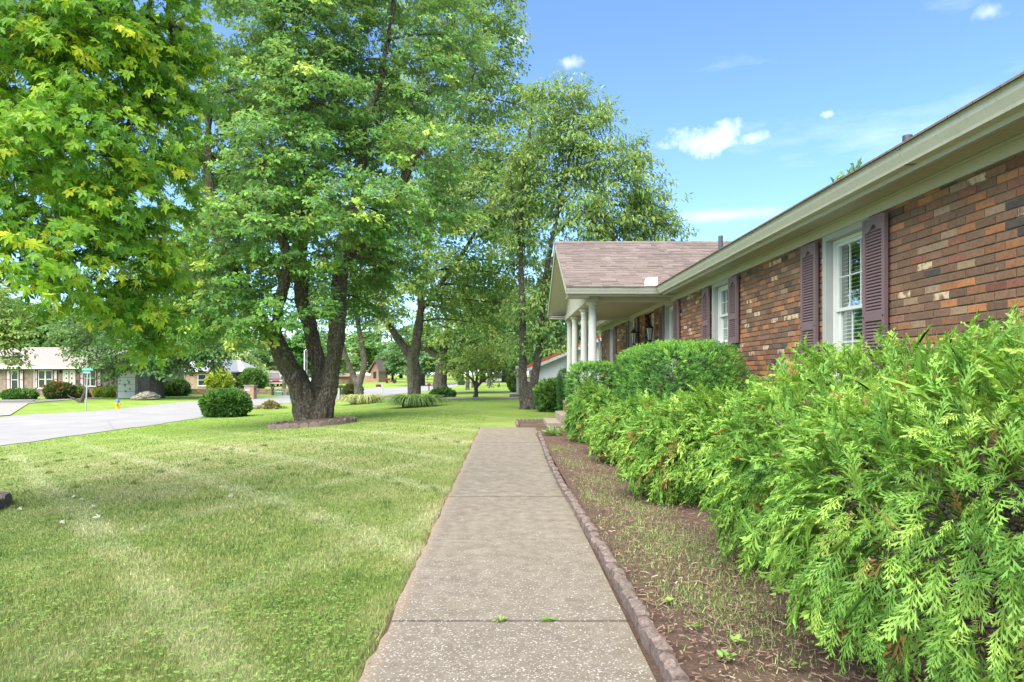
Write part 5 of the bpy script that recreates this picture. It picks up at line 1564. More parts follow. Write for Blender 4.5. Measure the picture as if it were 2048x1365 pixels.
def ranch():
    Y = 53.0; X = lambda px: (px - VX) * Y / FPX; Z = lambda py: CAM_H - (py - VY) * Y / FPX
    g = -.6; h = empty('brick_ranch_house', (X(100), Y, g), label='tan brick ranch house with pinkish shutters and pale roof across the street', cat='house')
    x0, x1 = X(-260), X(265); ze = Z(737)
    MB().box(x0, x1, Y, Y + 8.5, g - .1, ze).build('wall', MAT['brick_tan'], h)
    mb = MB(); gable_x(mb, x0, x1, Y, Y + 8.5, ze + .14, Z(697) * 57 / 53, .12, .5); mb.build('roof', MAT['shingle_far'], h)
    MB().box(x0 - .5, x1 + .5, Y - .62, Y - .50, ze - .05, ze + .16).build('gutter', MAT['door_cream'], h)
    MB().box(x0, x1, Y - .50, Y + .01, ze - .06, ze).build('soffit', MAT['trim_green'], h)
    sh = (.34, 'maroon', 'shutter_pink')
    far_window(h, X(23), X(38), Y - .02, Z(779), Z(741), 1, sh); far_window(h, X(77.5), X(106), Y - .02, Z(777), Z(741), 2, sh)
    far_window(h, X(170), X(193), Y - .02, Z(773), Z(741), 2, sh); far_window(h, X(243), X(252), Y - .02, Z(772), Z(745), 1, sh)
    d = MB(); d.box(X(127), X(129), Y - .08, Y, g + .3, Z(741)); d.box(X(150), X(152), Y - .08, Y, g + .3, Z(741)); d.box(X(129), X(150), Y - .078, Y, Z(742.5), Z(741)); d.build('door_frame', MAT['door_cream'], h)
    for a, b in ((129.2, 138), (140, 149.6)):
        dd = MB().box(X(a), X(b), Y - .06, Y - .005, g + .3, Z(742.6)).build('door', MAT['door_cream'], h)
        for k in range(4):
            zz = Z(748 + k * 9); xm = X((a + b) / 2); MB().box(xm - .05, xm + .05, Y - .075, Y - .061, zz - .06, zz + .06).build('door_light', MAT['far_glass'], dd)
    for px in (123, 158):
        l = MB().tube([(X(px), Y, Z(747)), (X(px), Y - .15, Z(746.5)), (X(px), Y - .15, Z(745))], .025, 5).build('wall_lantern', MAT['black_iron'], h)
        MB().lathe([(.04, 0), (.09, .22), (.10, .24), (.02, .34)], X(px), Y - .15, 6, Z(748)).build('lamp_cage', MAT['black_iron'], l)
    MB().tube([(X(70), Y - .08, ze - .02), (X(70), Y - .08, g)], .05, 6).build('downspout', MAT['white_metal'], h)
    for k in range(2): MB().box(X(172 - 3 * k) - .1, X(192 - k * 2), Y - .9 - .35 * (1 - k), Y - .5, g - .05, g + .16 * (k + 1)).build('step', MAT['terracotta'], h)
    # white garage end
    gw = MB().box(X(262), X(303), Y - 2.0, Y - .05, g - .1, ze - .05); gw.build('garage_wall', MAT['brick_tan'], h)
    MB().prism([(X(258), ze - .05), (X(307), ze - .05), (X(282), ze + .9)], 'y', Y - 2.3, Y - .05).build('garage_roof', MAT['shingle_far'], h)
    gd = MB()
    for k in range(4): gd.box(X(266), X(299), Y - 2.05, Y - 2.0, g + k * .52, g + k * .52 + .49)
    gd.build('garage_door', MAT['vinyl_white'], h)


ranch()


def second_house():
    Y = 70.0; X = lambda px: (px - VX) * Y / FPX; Z = lambda py: CAM_H - (py - VY) * Y / FPX
    g = -.6; h = empty('light_roof_house', (X(430), Y, g), label='brick house with white metal roof and small front gable across the street', cat='house')
    ze = Z(744)
    MB().box(X(338), X(488), Y, Y + 4.4, g - .1, ze).build('wall', MAT['brick_buff'], h)
    rz = Z(721) * 1.02
    a, b, c, d = X(332), X(496), Y - .5, Y + 5; rx0, rx1 = X(372), X(464); ym = Y + 2.2
    MB().add([(a, c, ze), (b, c, ze), (b, d, ze), (a, d, ze), (rx0, ym, rz), (rx1, ym, rz)], [(0, 1, 5, 4), (1, 2, 5), (2, 3, 4, 5), (3, 0, 4), (3, 2, 1, 0)]).build('roof', MAT['roof_light'], h)
    MB().box(X(438), X(478), Y - 2.2, Y - .01, g - .1, ze).build('wing_wall', MAT['brick_buff'], h)
    MB().prism([(X(438), ze), (X(478), ze), (X(458), Z(724))], 'y', Y - 2.2, Y - 2.1).build('gable', MAT['brick_buff'], h)
    mb = MB(); xm = X(458); zr = Z(723)
    mb.prism([(X(434.5), ze - .12), (xm, zr), (X(481.5), ze - .12), (X(481.5), ze + .02), (xm, zr + .14), (X(434.5), ze + .02)], 'y', Y - 2.6, Y + 2); mb.build('gable_roof', MAT['roof_light'], h)
    far_window(h, X(396), X(413), Y - .02, Z(772), Z(749), 1, None, 'vinyl_white')
    far_window(h, X(463), X(468.5), Y - 2.22, Z(771), Z(749), 1, (.17, 'black_iron', 'black_iron'), 'vinyl_white')
    MB().tube([(X(369), Y - .08, ze), (X(369), Y - .08, g)], .05, 6).build('downspout', MAT['white_metal'], h)
    MB().tube([(X(479), Y - 2.25, ze), (X(479), Y - 2.25, g)], .05, 6).build('downspout', MAT['white_metal'], h)


second_house()


def carport_house():
    Y = 112.0; X = lambda px: (px - VX) * Y / FPX; Z = lambda py: CAM_H - (py - VY) * Y / FPX; g = -.5
    h = empty('carport_house', (X(540), Y, g), label='low house with dark open carport behind the parked cars', cat='house')
    MB().box(X(512), X(600), Y + 5, Y + 9, g, Z(752)).build('wall', MAT['brick_far'], h)
    MB().box(X(506), X(600), Y - .5, Y + 9.5, Z(753), Z(749)).build('fascia', MAT['siding_white'], h)
    MB().prism([(Y - .5, Z(749)), (Y + 9.5, Z(749)), (Y + 4.5, Z(741))], 'x', X(500), X(605)).build('roof', MAT['shingle_far'], h)
    for px in (549, 553): MB().box(X(px), X(px + 3.5), Y - .2, Y + .1, g, Z(752.8)).build('post', MAT['brick_far'], h)


carport_house()


def chapel():
    Y = 118.0; X = lambda px: (px - VX) * Y / FPX; Z = lambda py: CAM_H - (py - VY) * Y / FPX; g = gz(X(748), Y)
    h = empty('gabled_brick_building', (X(748), Y, g), label='small steep-roofed brick building far down the street', cat='building')
    ze = Z(741); x0, x1 = X(742), X(757)
    MB().box(x0, x1, Y, Y + 9, g - .1, ze).build('wall', MAT['brick_far'], h)
    MB().prism([(x0, ze), (x1, ze), ((x0 + x1) / 2 + .15, Z(723))], 'y', Y, Y + .3).build('gable', MAT['brick_far'], h)
    xm = (x0 + x1) / 2 + .15; mb = MB()
    mb.prism([(X(736), ze - .4), (xm, Z(721.5)), (X(758.8), ze - .4), (X(758.8), ze - .15), (xm, Z(719.5)), (X(736), ze - .15)], 'y', Y - .5, Y + 9.5); mb.build('roof', MAT['shingle_brown'], h)
    MB().box(x0 - 3, x0 - .02, Y + .6, Y + 8, g, Z(752)).build('side_wall', MAT['brick_far'], h)
    MB().box((x0 + x1) / 2 - .25, (x0 + x1) / 2 + .25, Y - .06, Y - .01, Z(757), Z(744)).build('window', MAT['far_glass'], h)
    w2 = empty('low_brick_annex', (X(680), 112, g), label='low brown brick annex seen between the tree stems', cat='building')
    X2 = lambda px: (px - VX) * 112 / FPX
    MB().box(X2(676), X2(697), 112, 116, g - .1, 1.25 - 10 * 112 / FPX + .3).build('wall', MAT['brick_far'], w2)
    MB().prism([(112 - .4, .72), (116.4, .72), (114, 1.25)], 'x', X2(674), X2(699)).build('roof', MAT['shingle_brown'], w2)


chapel()


def white_house():
    Y = 33.5; X = lambda px: (px - VX) * Y / FPX; Z = lambda py: CAM_H - (py - VY) * Y / FPX
    h = empty('white_sided_house', (X(1100), Y, 0), label='white clapboard house with red roof trim beyond the porch', cat='house')
    x0, x1, xr = X(1070), X(1070) + 11.0, X(1070) + 5.5; ze = Z(736); sl = (Z(705) - Z(740)) / (X(1135) - X(1052)); zr = ze + sl * (xr - X(1062))
    MB().prism([(x0, -.1), (x1, -.1), (x1, ze), (xr, zr), (x0, ze)], 'y', Y + .03, Y + 9).build('wall', MAT['siding_white'], h)
    mb = MB(); z = .15; k = 0
    while z < zr - .1:
        a = x0 - .02 if z < ze else x0 + (z - ze) / sl * 1.0 * (xr - x0) / (xr - X(1062)) ; b = x1 + .02 if z < ze else x1 - (z - ze) / sl
        if b - a > .2: mb.prism([(Y + .03, z), (Y - .012, z), (Y + .018, z + .115), (Y + .03, z + .115)], 'x', a, b)
        z += .115
    mb.build('siding', MAT['siding_white'], h, kind='stuff')
    MB().box(x0, x1, Y - .01, Y + .02, -.1, .14).build('foundation', MAT['brick_far'], h)
    for nm, m, dz, t in (('rake_board', 'red_trim', .02, .14), ('rake_fascia', 'siding_white', -.13, .15)):
        MB().prism([(X(1048), ze - .12 + dz), (xr, zr + dz), (xr, zr + dz + t), (X(1048), ze - .12 + dz + t)], 'y', Y - .35, Y - .28).build(nm, MAT[m], h)
    MB().prism([(X(1047), ze + .07), (xr, zr + .2), (x1 + .5, ze + .07), (x1 + .5, ze - .05), (xr, zr + .08), (X(1047), ze - .05)], 'y', Y - .28, Y + 9.2).build('roof', MAT['shingle_brown'], h)
    MB().box(x0 - .08, x0 + .03, Y - .03, Y + .05, 0, ze).build('corner_board', MAT['vinyl_white'], h)
    MB().tube([(X(1131), Y - .32, Z(722)), (X(1134), Y - .1, Z(727)), (X(1134), Y - .05, Z(760))], .04, 6).build('downspout', MAT['shingle_brown'], h)
    # little side porch: slab, posts, railing
    MB().box(X(1020), x0 + .2, Y + 2, Y + 5, -.05, .15).build('porch_slab', MAT['concrete'], h)
    for px in (1036, 1052, 1066): MB().box(X(px) - .05, X(px) + .05, Y + 2.0, Y + 2.1, .15, ze).build('porch_post', MAT['vinyl_white'], h)
    MB().box(X(1034), x0, Y + 1.9, Y + 5, ze - .02, ze + .12).build('porch_roof', MAT['siding_white'], h)
    for px in np.arange(1037, 1066, 2.2): MB().box(X(px) - .015, X(px) + .015, Y + 2.03, Y + 2.07, .25, 1.0).build('baluster', MAT['vinyl_white'], h)
    MB().box(X(1036), X(1066), Y + 2.0, Y + 2.1, 1.0, 1.06).build('handrail', MAT['vinyl_white'], h)
    b = G(1040, 790); pot = empty('planter_pot', b, label='dark square planter with flowers near the white house porch', cat='planter')
    MB().prism([(b.x - .16, b.y - .16), (b.x + .16, b.y - .16), (b.x + .16, b.y + .16), (b.x - .16, b.y + .16)], 'z', .02, .38).build('pot', MAT['vent_grey'], pot, bevel=.02)
    rng = np.random.default_rng(5); p = rng.normal(0, .12, (160, 3)) + [b.x, b.y, .5]
    link('plant', scatter_mesh('plant', LEAF_O, p, frames(rng.normal(size=(160, 3)), rng.normal(size=(160, 3))), np.full(160, .1), rng.random(160), MAT['shrub_leaf']), pot, kind='stuff')


white_house()


# ------------------------------------------------------------------ street furniture
def street_sign():
    b = G(171, 822); k = b.y / FPX; z = lambda py: CAM_H - (py - VY) * k
    o = empty('street_sign', b, label='green street name sign with two blades on a tilted grey post', cat='street sign')
    lean = 4 * k; top = Vector((b.x + lean, b.y, z(749)))
    MB().tube([b - Vector((0, 0, .2)), top], .030, 10).build('post', MAT['galvanised'], o)
    MB().tube([top, top + Vector((0, 0, .06))], .04, 10).build('bracket', MAT['galvanised'], o)
    for txt, x0, x1, y0, y1, rz, dz in (('CROCUS', 163.5, 186, 736, 742, 0, 0), ('MAGNOLIA', 166, 182, 742.6, 747.6, 0, -.03)):
        xa, xb = (x0 - VX) * k, (x1 - VX) * k; yy = b.y + dz
        bl = MB().box(xa, xb, yy - .008, yy + .008, z(y1), z(y0)).build('name_blade', MAT['sign_green'], o)
        hh = z(y0) - z(y1)
        for t, fx, sz in ((txt, .06, .78), ('DR', .86, .42)):
            c = bpy.data.curves.new('lettering', 'FONT'); c.body = t; c.size = hh * sz; c.extrude = .001; c.space_character = 1.0
            c.materials.append(MAT['sign_white'])
            t_c = bpy.data.objects.new('lettering_curve', c); COL.objects.link(t_c); dg = bpy.context.evaluated_depsgraph_get(); lm = bpy.data.meshes.new_from_object(t_c.evaluated_get(dg), depsgraph=dg); bpy.data.objects.remove(t_c)
            t_o = bpy.data.objects.new('lettering', lm); COL.objects.link(t_o); t_o.parent = bl; t_o.rotation_euler = (rad(90), 0, 0)
            full = .74 * (xb - xa) if t != 'DR' else .12 * (xb - xa)
            est = .62 * c.size * len(t); s = min(1.0, full / est)
            t_o.scale = (s, 1, 1)
            t_o.location = Vector((xa + fx * (xb - xa), yy - .010, z(y1) + hh * .2))
    return o


street_sign()


def hydrant():
    b = G(235, 818); k = b.y / FPX; o = empty('fire_hydrant', b, label='yellow fire hydrant with blue cap on the far verge', cat='fire hydrant'); s = 21 * k / .75
    MB().lathe([(.16 * s, 0), (.16 * s, .04 * s), (.11 * s, .05 * s), (.105 * s, .40 * s), (.14 * s, .42 * s), (.14 * s, .47 * s)], b.x, b.y, 16, b.z).build('barrel', MAT['hydrant_yellow'], o, smooth=False)
    MB().lathe([(.15 * s, .47 * s), (.15 * s, .50 * s), (.13 * s, .58 * s), (.08 * s, .66 * s), (.035 * s, .69 * s), (.035 * s, .75 * s)], b.x, b.y, 16, b.z).build('bonnet', MAT['hydrant_blue'], o)
    for ax, r in ((0, .055), (PI, .055), (-PI / 2, .075)):
        d = Vector((math.cos(ax), math.sin(ax), 0)); c = b + Vector((0, 0, .34 * s))
        MB().tube([c + d * .08 * s, c + d * .19 * s], r * s, 10).tube([c + d * .19 * s, c + d * .22 * s], r * s * 1.25, 8).build('nozzle_cap', MAT['hydrant_yellow'], o)


hydrant()


def blob(name, label, c, r, mat, seed, amp=.3, cat='boulder', flat=.2):
    import bmesh
    bm_ = bmesh.new(); bmesh.ops.create_icosphere(bm_, subdivisions=4, radius=1.0)
    for v in bm_.verts:
        p = v.co.copy(); n = mnoise.fractal(p * 1.3 + Vector((seed, 0, 0)), 1.0, 2.0, 4); q = mnoise.cell(p * 2.2 + Vector((0, seed, 0)))
        v.co = p * (1 + amp * n + .10 * q); v.co = Vector((v.co.x * r[0], v.co.y * r[1], max(v.co.z, -flat) * r[2])) + Vector(c)
    me = bpy.data.meshes.new(name); bm_.to_mesh(me); bm_.free(); me.materials.append(MAT[mat])
    return link(name, me, label=label, cat=cat)


bb_ = G(283, 801); kb = bb_.y / FPX
blob('boulder', 'large grey weathered boulder beside the shade tree trunk', (bb_.x, bb_.y + .6, bb_.z + 5 * kb), (23 * kb, .8, 11 * kb), 'boulder', 4)


def pillar():
    b = G(499, 799); k = b.y / FPX; o = empty('brick_mailbox_pillar', b, label='square brick mailbox pillar with pale cap and white number plate', cat='mailbox pillar')
    w = 11 * k; z1 = b.z + 27 * k; sp = .55
    MB().box(b.x - w, b.x + w * .75, b.y, b.y + w * 1.6, b.z - .1, z1).build('shaft', MAT['brick_far'], o)
    MB().box(b.x - w * 1.12, b.x + w * .87, b.y - .05, b.y + w * 1.7, z1, z1 + 1.3 * k).build('cap', MAT['concrete'], o)
    MB().box(b.x - w * .72, b.x - w * .02, b.y - .015, b.y - .001, b.z + 17.5 * k, b.z + 20.5 * k).build('number_plate', MAT['sign_white'], o)
    MB().box(b.x + w * .75, b.x + w * .78, b.y + w * .5, b.y + w * 1.0, b.z + 18 * k, b.z + 23 * k).build('mail_door', MAT['mailbox_black'], o)


pillar()


def stone_wall():
    r = random.Random(8); o = empty('stone_wall', G(520, 792), label='low dry-stacked tan stone wall behind the mailbox pillar', cat='stone wall')
    a = G(368, 789.5); b = G(590, 791.5); a.y = b.y = max(a.y, b.y); mb = MB(); L = b.x - a.x; z = -.62
    for c in range(4):
        x = 0; hgt = r.uniform(.11, .14)
        while x < L:
            w = r.uniform(.18, .5); mb.box(a.x + x + .008, a.x + x + w - .008, a.y + r.uniform(-.04, .04), a.y + .4, z + .006, z + hgt - r.uniform(.002, .02)); x += w
        z += hgt
    mb.build('stones', MAT['wall_stone'], o, kind='stuff', bevel=0)


stone_wall()


def utility_box():
    b = G(556, 791); k = b.y / FPX; o = empty('utility_box', b, label='pale green padmount utility box on the verge', cat='utility box')
    w = 7.5 * k; h = 7.5 * k
    MB().box(b.x - w, b.x + w, b.y, b.y + .8, b.z - .05, b.z + h * .8).build('cabinet', MAT['utility_green'], o, bevel=.02)
    MB().prism([(b.y - .03, b.z + h * .8), (b.y + .83, b.z + h * .8), (b.y + .83, b.z + h), (b.y + .1, b.z + h)], 'x', b.x - w - .03, b.x + w + .03).build('lid', MAT['utility_green'], o)
    MB().box(b.x + w + .06, b.x + w + .40, b.y + .05, b.y + .7, b.z - .05, b.z + h * .9).build('side_cabinet', MAT['concrete'], o)


utility_box()


def mailbox(label, px, top, base, wpx, body, post, arm=0):
    b = G(px, base); k = b.y / FPX; z = lambda py: CAM_H - (py - VY) * k
    o = empty('mailbox', b, label=label, cat='mailbox', group='kerbside mailboxes')
    MB().box(b.x - .045, b.x + .045, b.y - .045, b.y + .045, b.z - .1, z(top) - (0 if arm else 5 * k)).build('post', MAT[post], o)
    w = wpx * k / 2; cx = b.x - arm * k; h = 5.2 * k; zb = z(top) - h if not arm else z(top + 1) - h
    prof = [(-h * .42, 0), (h * .42, 0), (h * .42, h * .55)] + [(h * .42 * math.cos(t), h * .55 + h * .42 * math.sin(t)) for t in np.linspace(.3, PI - .3, 7)] + [(-h * .42, h * .55)]
    MB().prism([(b.y + p, zb + q) for p, q in prof], 'x', cx - w, cx + w).build('box', MAT[body], o)
    MB().box(cx - w, cx + w, b.y - .1, b.y + .1, zb - .05, zb - .002).build('tray', MAT[post], o)
    MB().box(cx + w * .2, cx + w * .35, b.y - h * .45 - .02, b.y - h * .43, zb + h * .5, zb + h * 1.2).build('flag', MAT['red_paint'], o)


mailbox('black mailbox on thin black post left of the red-tipped bush', 681, 770, 803, 11, 'mailbox_black', 'mailbox_black')
mailbox('dull red mailbox on a white post by the street bend', 765, 768, 793, 10, 'maroon', 'vinyl_white', arm=8)
mailbox('red mailbox on a black post between the two far trunks', 858, 766, 782, 6.5, 'red_paint', 'mailbox_black')


def pole(label, px, base, top, rpx, mat, name='street_pole', extra=None):
    b = G(px, base); k = b.y / FPX; z = CAM_H - (top - VY) * k
    o = empty(name, b, label=label, cat='pole')
    MB().tube([b - Vector((0, 0, .3)), Vector((b.x, b.y, z))], [rpx * k, rpx * k * .8], 10).build('shaft', MAT[mat], o)
    if extra: extra(o, b, k, z)


def lamp_arm(o, b, k, z):
    MB().tube([(b.x, b.y, z - .05), (b.x + .5, b.y, z + .35), (b.x + 1.3, b.y, z + .5)], .035, 6).build('arm', MAT['white_metal'], o)
    MB().box(b.x + 1.2, b.x + 1.7, b.y - .12, b.y + .12, z + .42, z + .54).build('lamp_head', MAT['white_metal'], o, bevel=.03)


pole('white painted lamp pole seen between the maple stems', 609, 781, 701, 1.5, 'white_metal', 'lamp_pole', lamp_arm)
pole('thin grey pole just right of the white lamp pole', 614, 779, 700, .5, 'galvanised')


def diamond():
    b = G(620, 781); k = b.y / FPX; z = lambda py: CAM_H - (py - VY) * k; o = empty('warning_sign', b, label='diamond road sign seen from its bare metal back', cat='road sign')
    MB().tube([b - Vector((0, 0, .2)), Vector((b.x, b.y, z(756)))], .03, 6).build('post', MAT['galvanised'], o)
    c = z(761); r = 6 * k
    MB().prism([(b.x - r, c), (b.x, c - r), (b.x + r, c), (b.x, c + r)], 'y', b.y - .06, b.y - .045).build('plate', MAT['sign_back'], o)
    MB().box(b.x - .02, b.x + .02, b.y - .08, b.y - .061, c - r * .8, c + r * .8).build('rib', MAT['galvanised'], o)
    b = G(855, 771); k = b.y / FPX; o = empty('small_sign', b, label='small pale sign on a thin post far beside the forked maple', cat='road sign')
    MB().tube([b, b + Vector((0, 0, 21 * k))], .035, 6).build('post', MAT['galvanised'], o)
    MB().box(b.x - 2 * k, b.x + 2 * k, b.y - .05, b.y - .03, b.z + 15 * k, b.z + 21 * k).build('plate', MAT['sign_white'], o)


diamond()


def bare_stems():
    b = G(163, 806); k = b.y / FPX
    o = empty('bare_stump_tree', b, label='bare crooked dark trunk curving beside the street sign', cat='dead tree')
    q = lambda px, py, r: (P(px, py, b.y), r * k)
    mb = MB()
    for st in ([(163, 808, 4.2), (166, 796, 3.6), (171, 785, 3.2), (170, 778, 3.0), (163, 772, 2.8), (156, 766, 2.4), (153, 756, 1.6)], [(162, 806, 3.2), (152, 800, 2.6), (142, 795, 2.0), (134, 790, 1.2)]):
        s = [q(*t) for t in st]; pts = smooth_poly([p for p, _ in s], 4); rs = np.interp(np.arange(len(pts)), np.arange(len(s)) * 4, [r for _, r in s]); mb.tube(pts, list(rs), 8)
    link('trunk', remeshed(mb, .05, 'trunk', 'bark_dark', .03), o)
    b = G(545, 791); k = b.y / FPX
    o = empty('forked_stump', b, label='weathered forked bare stump by the stone wall', cat='dead tree'); mb = MB()
    for st in ([(545, 793, 2.6), (545, 782, 2.2), (543, 775, 1.8), (540, 768, 1.2)], [(546, 793, 2.4), (546, 780, 1.8), (549, 772, 1.2), (550, 768, .9)]): mb.tube([P(a, c, b.y) for a, c, _ in st], [r * k for _, _, r in st], 8)
    link('trunk', remeshed(mb, .05, 'trunk', 'bark_grey', .02), o)
    for px, py, top, r, lab in ((935, 780, 735, 4.0, 'pale mottled trunk left behind the small dogwood'), (945, 776, 735, 3.0, 'grey trunk seen just left of the dogwood stem'), (978, 773, 735, 4.5, 'stout far trunk right of the dogwood'), (568, 779, 700, 4.2, 'grey trunk left of the big maple near the carport')):
        b = G(px, py); k = b.y / FPX; o = empty('far_trunk_tree', b, label=lab, cat='tree', group='far lawn trees')
        mb = MB(); mb.tube([b + Vector((0, 0, -.1)), b + Vector((0, 0, 4 * k)), P(px + 1, (py + top) / 2, b.y), P(px - 1, top, b.y), P(px + 3, top - 40, b.y)], [r * 1.25 * k, r * k, r * .85 * k, r * .8 * k, r * .4 * k], 9)
        link('trunk', remeshed(mb, max(.06, r * k / 5), 'trunk', 'bark_grey', .04), o)
        rng = np.random.default_rng(int(px)); lb = [(tuple(P(px + dx, top - dy, b.y)), (26 * k, 26 * k, 18 * k)) for dx, dy in ((-18, 20), (20, 22), (0, 50), (-25, 60), (25, 62))]
        sp, sd, li = sprays(lb, rng, .28 * (60 / b.y) ** 2 * 1.2, lambda p: np.repeat(np.array([[b.x, b.y, b.z]]), len(p), 0))
        pos, R, t = leaves_on(sp, sd, rng, 24, 22 * k, 14 * k)
        link('crown', scatter_mesh('crown', LEAF_Q, pos, R, 6.0 * k * rng.uniform(.7, 1.2, len(pos)), t + .1, MAT['tree_leaf']), o, kind='stuff')


bare_stems()


def car(name, label, px, base, lenm, yaw, paint_m, roof_m=None, suv=True, cat='car'):
    b = G(px, base); o = empty(name, b, label=label, cat=cat); o.rotation_euler = (0, 0, yaw); WT[o] = Vector((0, 0, 0))
    L = lenm; H = 1.7 if suv else 1.42; W = .9
    body = [(-L / 2, .38), (L / 2, .38), (L / 2, .72), (L / 2 - .15, .92), (L * .22, 1.0), (-L / 2 + .1, 1.02), (-L / 2, .8)]
    MB().prism(body, 'y', -W, W).build('body', MAT[paint_m], o, bevel=.06)
    cab = [(L * .22, 1.0), (L * .10, H - .06), (L * .04, H), (-L * .36 if suv else -L * .22, H), (-L * .46 if suv else -L * .36, 1.02)]
    cb = MB(); vs = [(x, -W + .06 + (.12 if z > 1.2 else 0), z) for x, z in cab] + [(x, W - .06 - (.12 if z > 1.2 else 0), z) for x, z in cab]; n = len(cab)
    cb.add(vs, [tuple(range(n))[::-1], tuple(range(n, 2 * n))] + [(i, (i + 1) % n, n + (i + 1) % n, n + i) for i in range(n)]); cb.build('cabin', MAT['dark_glass'], o)
    xr0 = cab[3][0]; MB().box(xr0, L * .06, -W + .16, W - .16, H - .005, H + .04).build('roof_panel', MAT[roof_m or paint_m], o, bevel=.02)
    for s in (-1, 1):
        pil = MB()
        for xa, xb in ((L * .215, L * .08), (-.12 * L, -.12 * L), (cab[4][0], cab[3][0])): pil.tube([(xa, s * (W - .05), 1.0), (xb, s * (W - .17), H)], .04, 4)
        pil.build('pillars', MAT[roof_m or paint_m], o)
        MB().box(L / 2 - .02, L / 2 + .02, s * .62 - .16, s * .62 + .16, .66, .82).build('headlight', MAT['sign_white'], o)
        for x in (L * .31, -L * .30):
            w = MB().tube([(x, s * (W - .2), .34), (x, s * (W + .02), .34)], .34, 16).build('wheel', MAT['tyre'], o)
            MB().tube([(x, s * (W + .015), .34), (x, s * (W + .035), .34)], .2, 12).build('rim', MAT['silver_paint'], w)
    MB().box(L / 2 - .01, L / 2 + .06, -W + .05, W - .05, .34, .52).build('bumper', MAT['silver_paint'], o)


car('parked_suv', 'red and silver off-road car parked before the carport', 546, 773, 4.3, rad(-62), 'red_paint', 'silver_paint')
car('parked_car', 'dark blue car parked left of the red one', 531, 773, 4.2, rad(-75), 'dark_blue_paint', None, False)
car('distant_car', 'tiny dark car on the far cross street', 1003, 762, 4.2, rad(5), 'dark_blue_paint', None, False)


def mower():
    b = G(783, 767); o = empty('lawn_tractor', b, label='small red riding mower parked on the far verge', cat='lawn mower'); o.rotation_euler = (0, 0, rad(190)); WT[o] = Vector((0, 0, 0)); s = b.y / 100 * .85
    def B(nm, m, *a): MB().box(*[x * s for x in a]).build(nm, MAT[m], o, bevel=.03)
    B('hood', 'red_paint', .25, 1.05, -.3, .3, .45, .85); B('frame', 'red_paint', -.9, .3, -.38, .38, .38, .52); B('seat', 'mailbox_black', -.75, -.3, -.28, .28, .53, .65); B('seat_back', 'mailbox_black', -.85, -.72, -.28, .28, .6, 1.1)
    MB().tube([(.2 * s, 0, .8 * s), (0, 0, 1.05 * s)], .04 * s, 6).tube([(-.02 * s, -.2 * s, 1.06 * s), (-.02 * s, .2 * s, 1.06 * s)], .03 * s, 6).build('steering', MAT['mailbox_black'], o)
    for x, r in ((.75, .22), (-.5, .33)):
        for y in (-.5, .5): MB().tube([(x * s, (y - .1) * s, r * s), (x * s, (y + .1) * s, r * s)], r * s, 14).build('wheel', MAT['tyre'], o)


mower()

# ------------------------------------------------------------------ background trees
PROTO = []
def proto_tree(seed, mat, leaf, h, w, size, n_l, per, conif=False, weep=False):
    rng = np.random.default_rng(seed); random.seed(seed)
    lobes = []
    for k in range(n_l):
        t = k / n_l; a = rng.uniform(0, 2 * PI); z = h * (.30 + .58 * t); r = w * .5 * math.sin(PI * min(.95, .25 + .72 * t)) * rng.uniform(.5, .8)
        lobes.append(((r * math.cos(a), r * math.sin(a), z), (w * .24 * rng.uniform(.8, 1.2),) * 2 + (h * .12 * rng.uniform(.8, 1.2),)))
    sp, sd, li = sprays(lobes, rng, 26.0 / (w * .24 * w * .24 * 12.6) , lambda p: np.stack([0 * p[:, 0], 0 * p[:, 0], p[:, 2] - 1], 1), .3)
    pos, R, t = leaves_on(sp, sd, rng, per, w * .16, w * .10, .9 if weep else .3, .1, .45, 1.2 if weep else .5)
    if weep:
        pos[:, 2] -= rng.random(len(pos)) ** 1.5 * h * .35; pos[:, 2] = np.maximum(pos[:, 2], .3)
    crown = scatter_mesh('crown', leaf, pos, R, size * rng.uniform(.7, 1.25, len(pos)), t, MAT[mat])
    mb = MB(); mb.tube([(0, 0, -.3), (.05, 0, h * .25), (-.05, .1, h * .5), (.1, 0, h * .8)], [w * .045, w * .035, w * .022, .03], 8)
    for c, r in lobes: twig_tubes(mb, (0, 0, max(h * .18, c[2] - h * .2)), c, w * .012, .03, 4, 4, .1)
    trunk = mb.mesh('trunk', MAT['bark_dark'], True)
    PROTO.append((trunk, crown, h))


proto_tree(101, 'far_leaf', LEAF_Q, 11, 9, .55, 16, 16)
proto_tree(102, 'far_leaf', LEAF_Q, 12, 8, .50, 18, 16)
proto_tree(103, 'tree_leaf', LEAF_Q, 10, 9, .55, 16, 16)
proto_tree(104, 'willow_leaf', LEAF_N, 9, 9, .8, 14, 30, weep=True)
proto_tree(105, 'yew_leaf', LEAF_Q, 12, 6.5, .5, 20, 16)


def far_tree(pi, px, Y, top_py, label, group=None, wide=1.0, name='background_tree', rz=0.0):
    tr, cr, h = PROTO[pi]; x = (px - VX) * Y / FPX; z = gz(x, Y); want = CAM_H - (top_py - VY) * Y / FPX - z; s = want / (h * .97)
    o = empty(name, (x, Y, z), label=label, cat='tree', group=group); o.scale = (s * wide, s * wide, s); o.rotation_euler = (0, 0, rz)
    for nm, me in (('trunk', tr), ('crown', cr)):
        c = bpy.data.objects.new(nm, me); COL.objects.link(c); c.parent = o
        if nm == 'crown': c['kind'] = 'stuff'
    return o


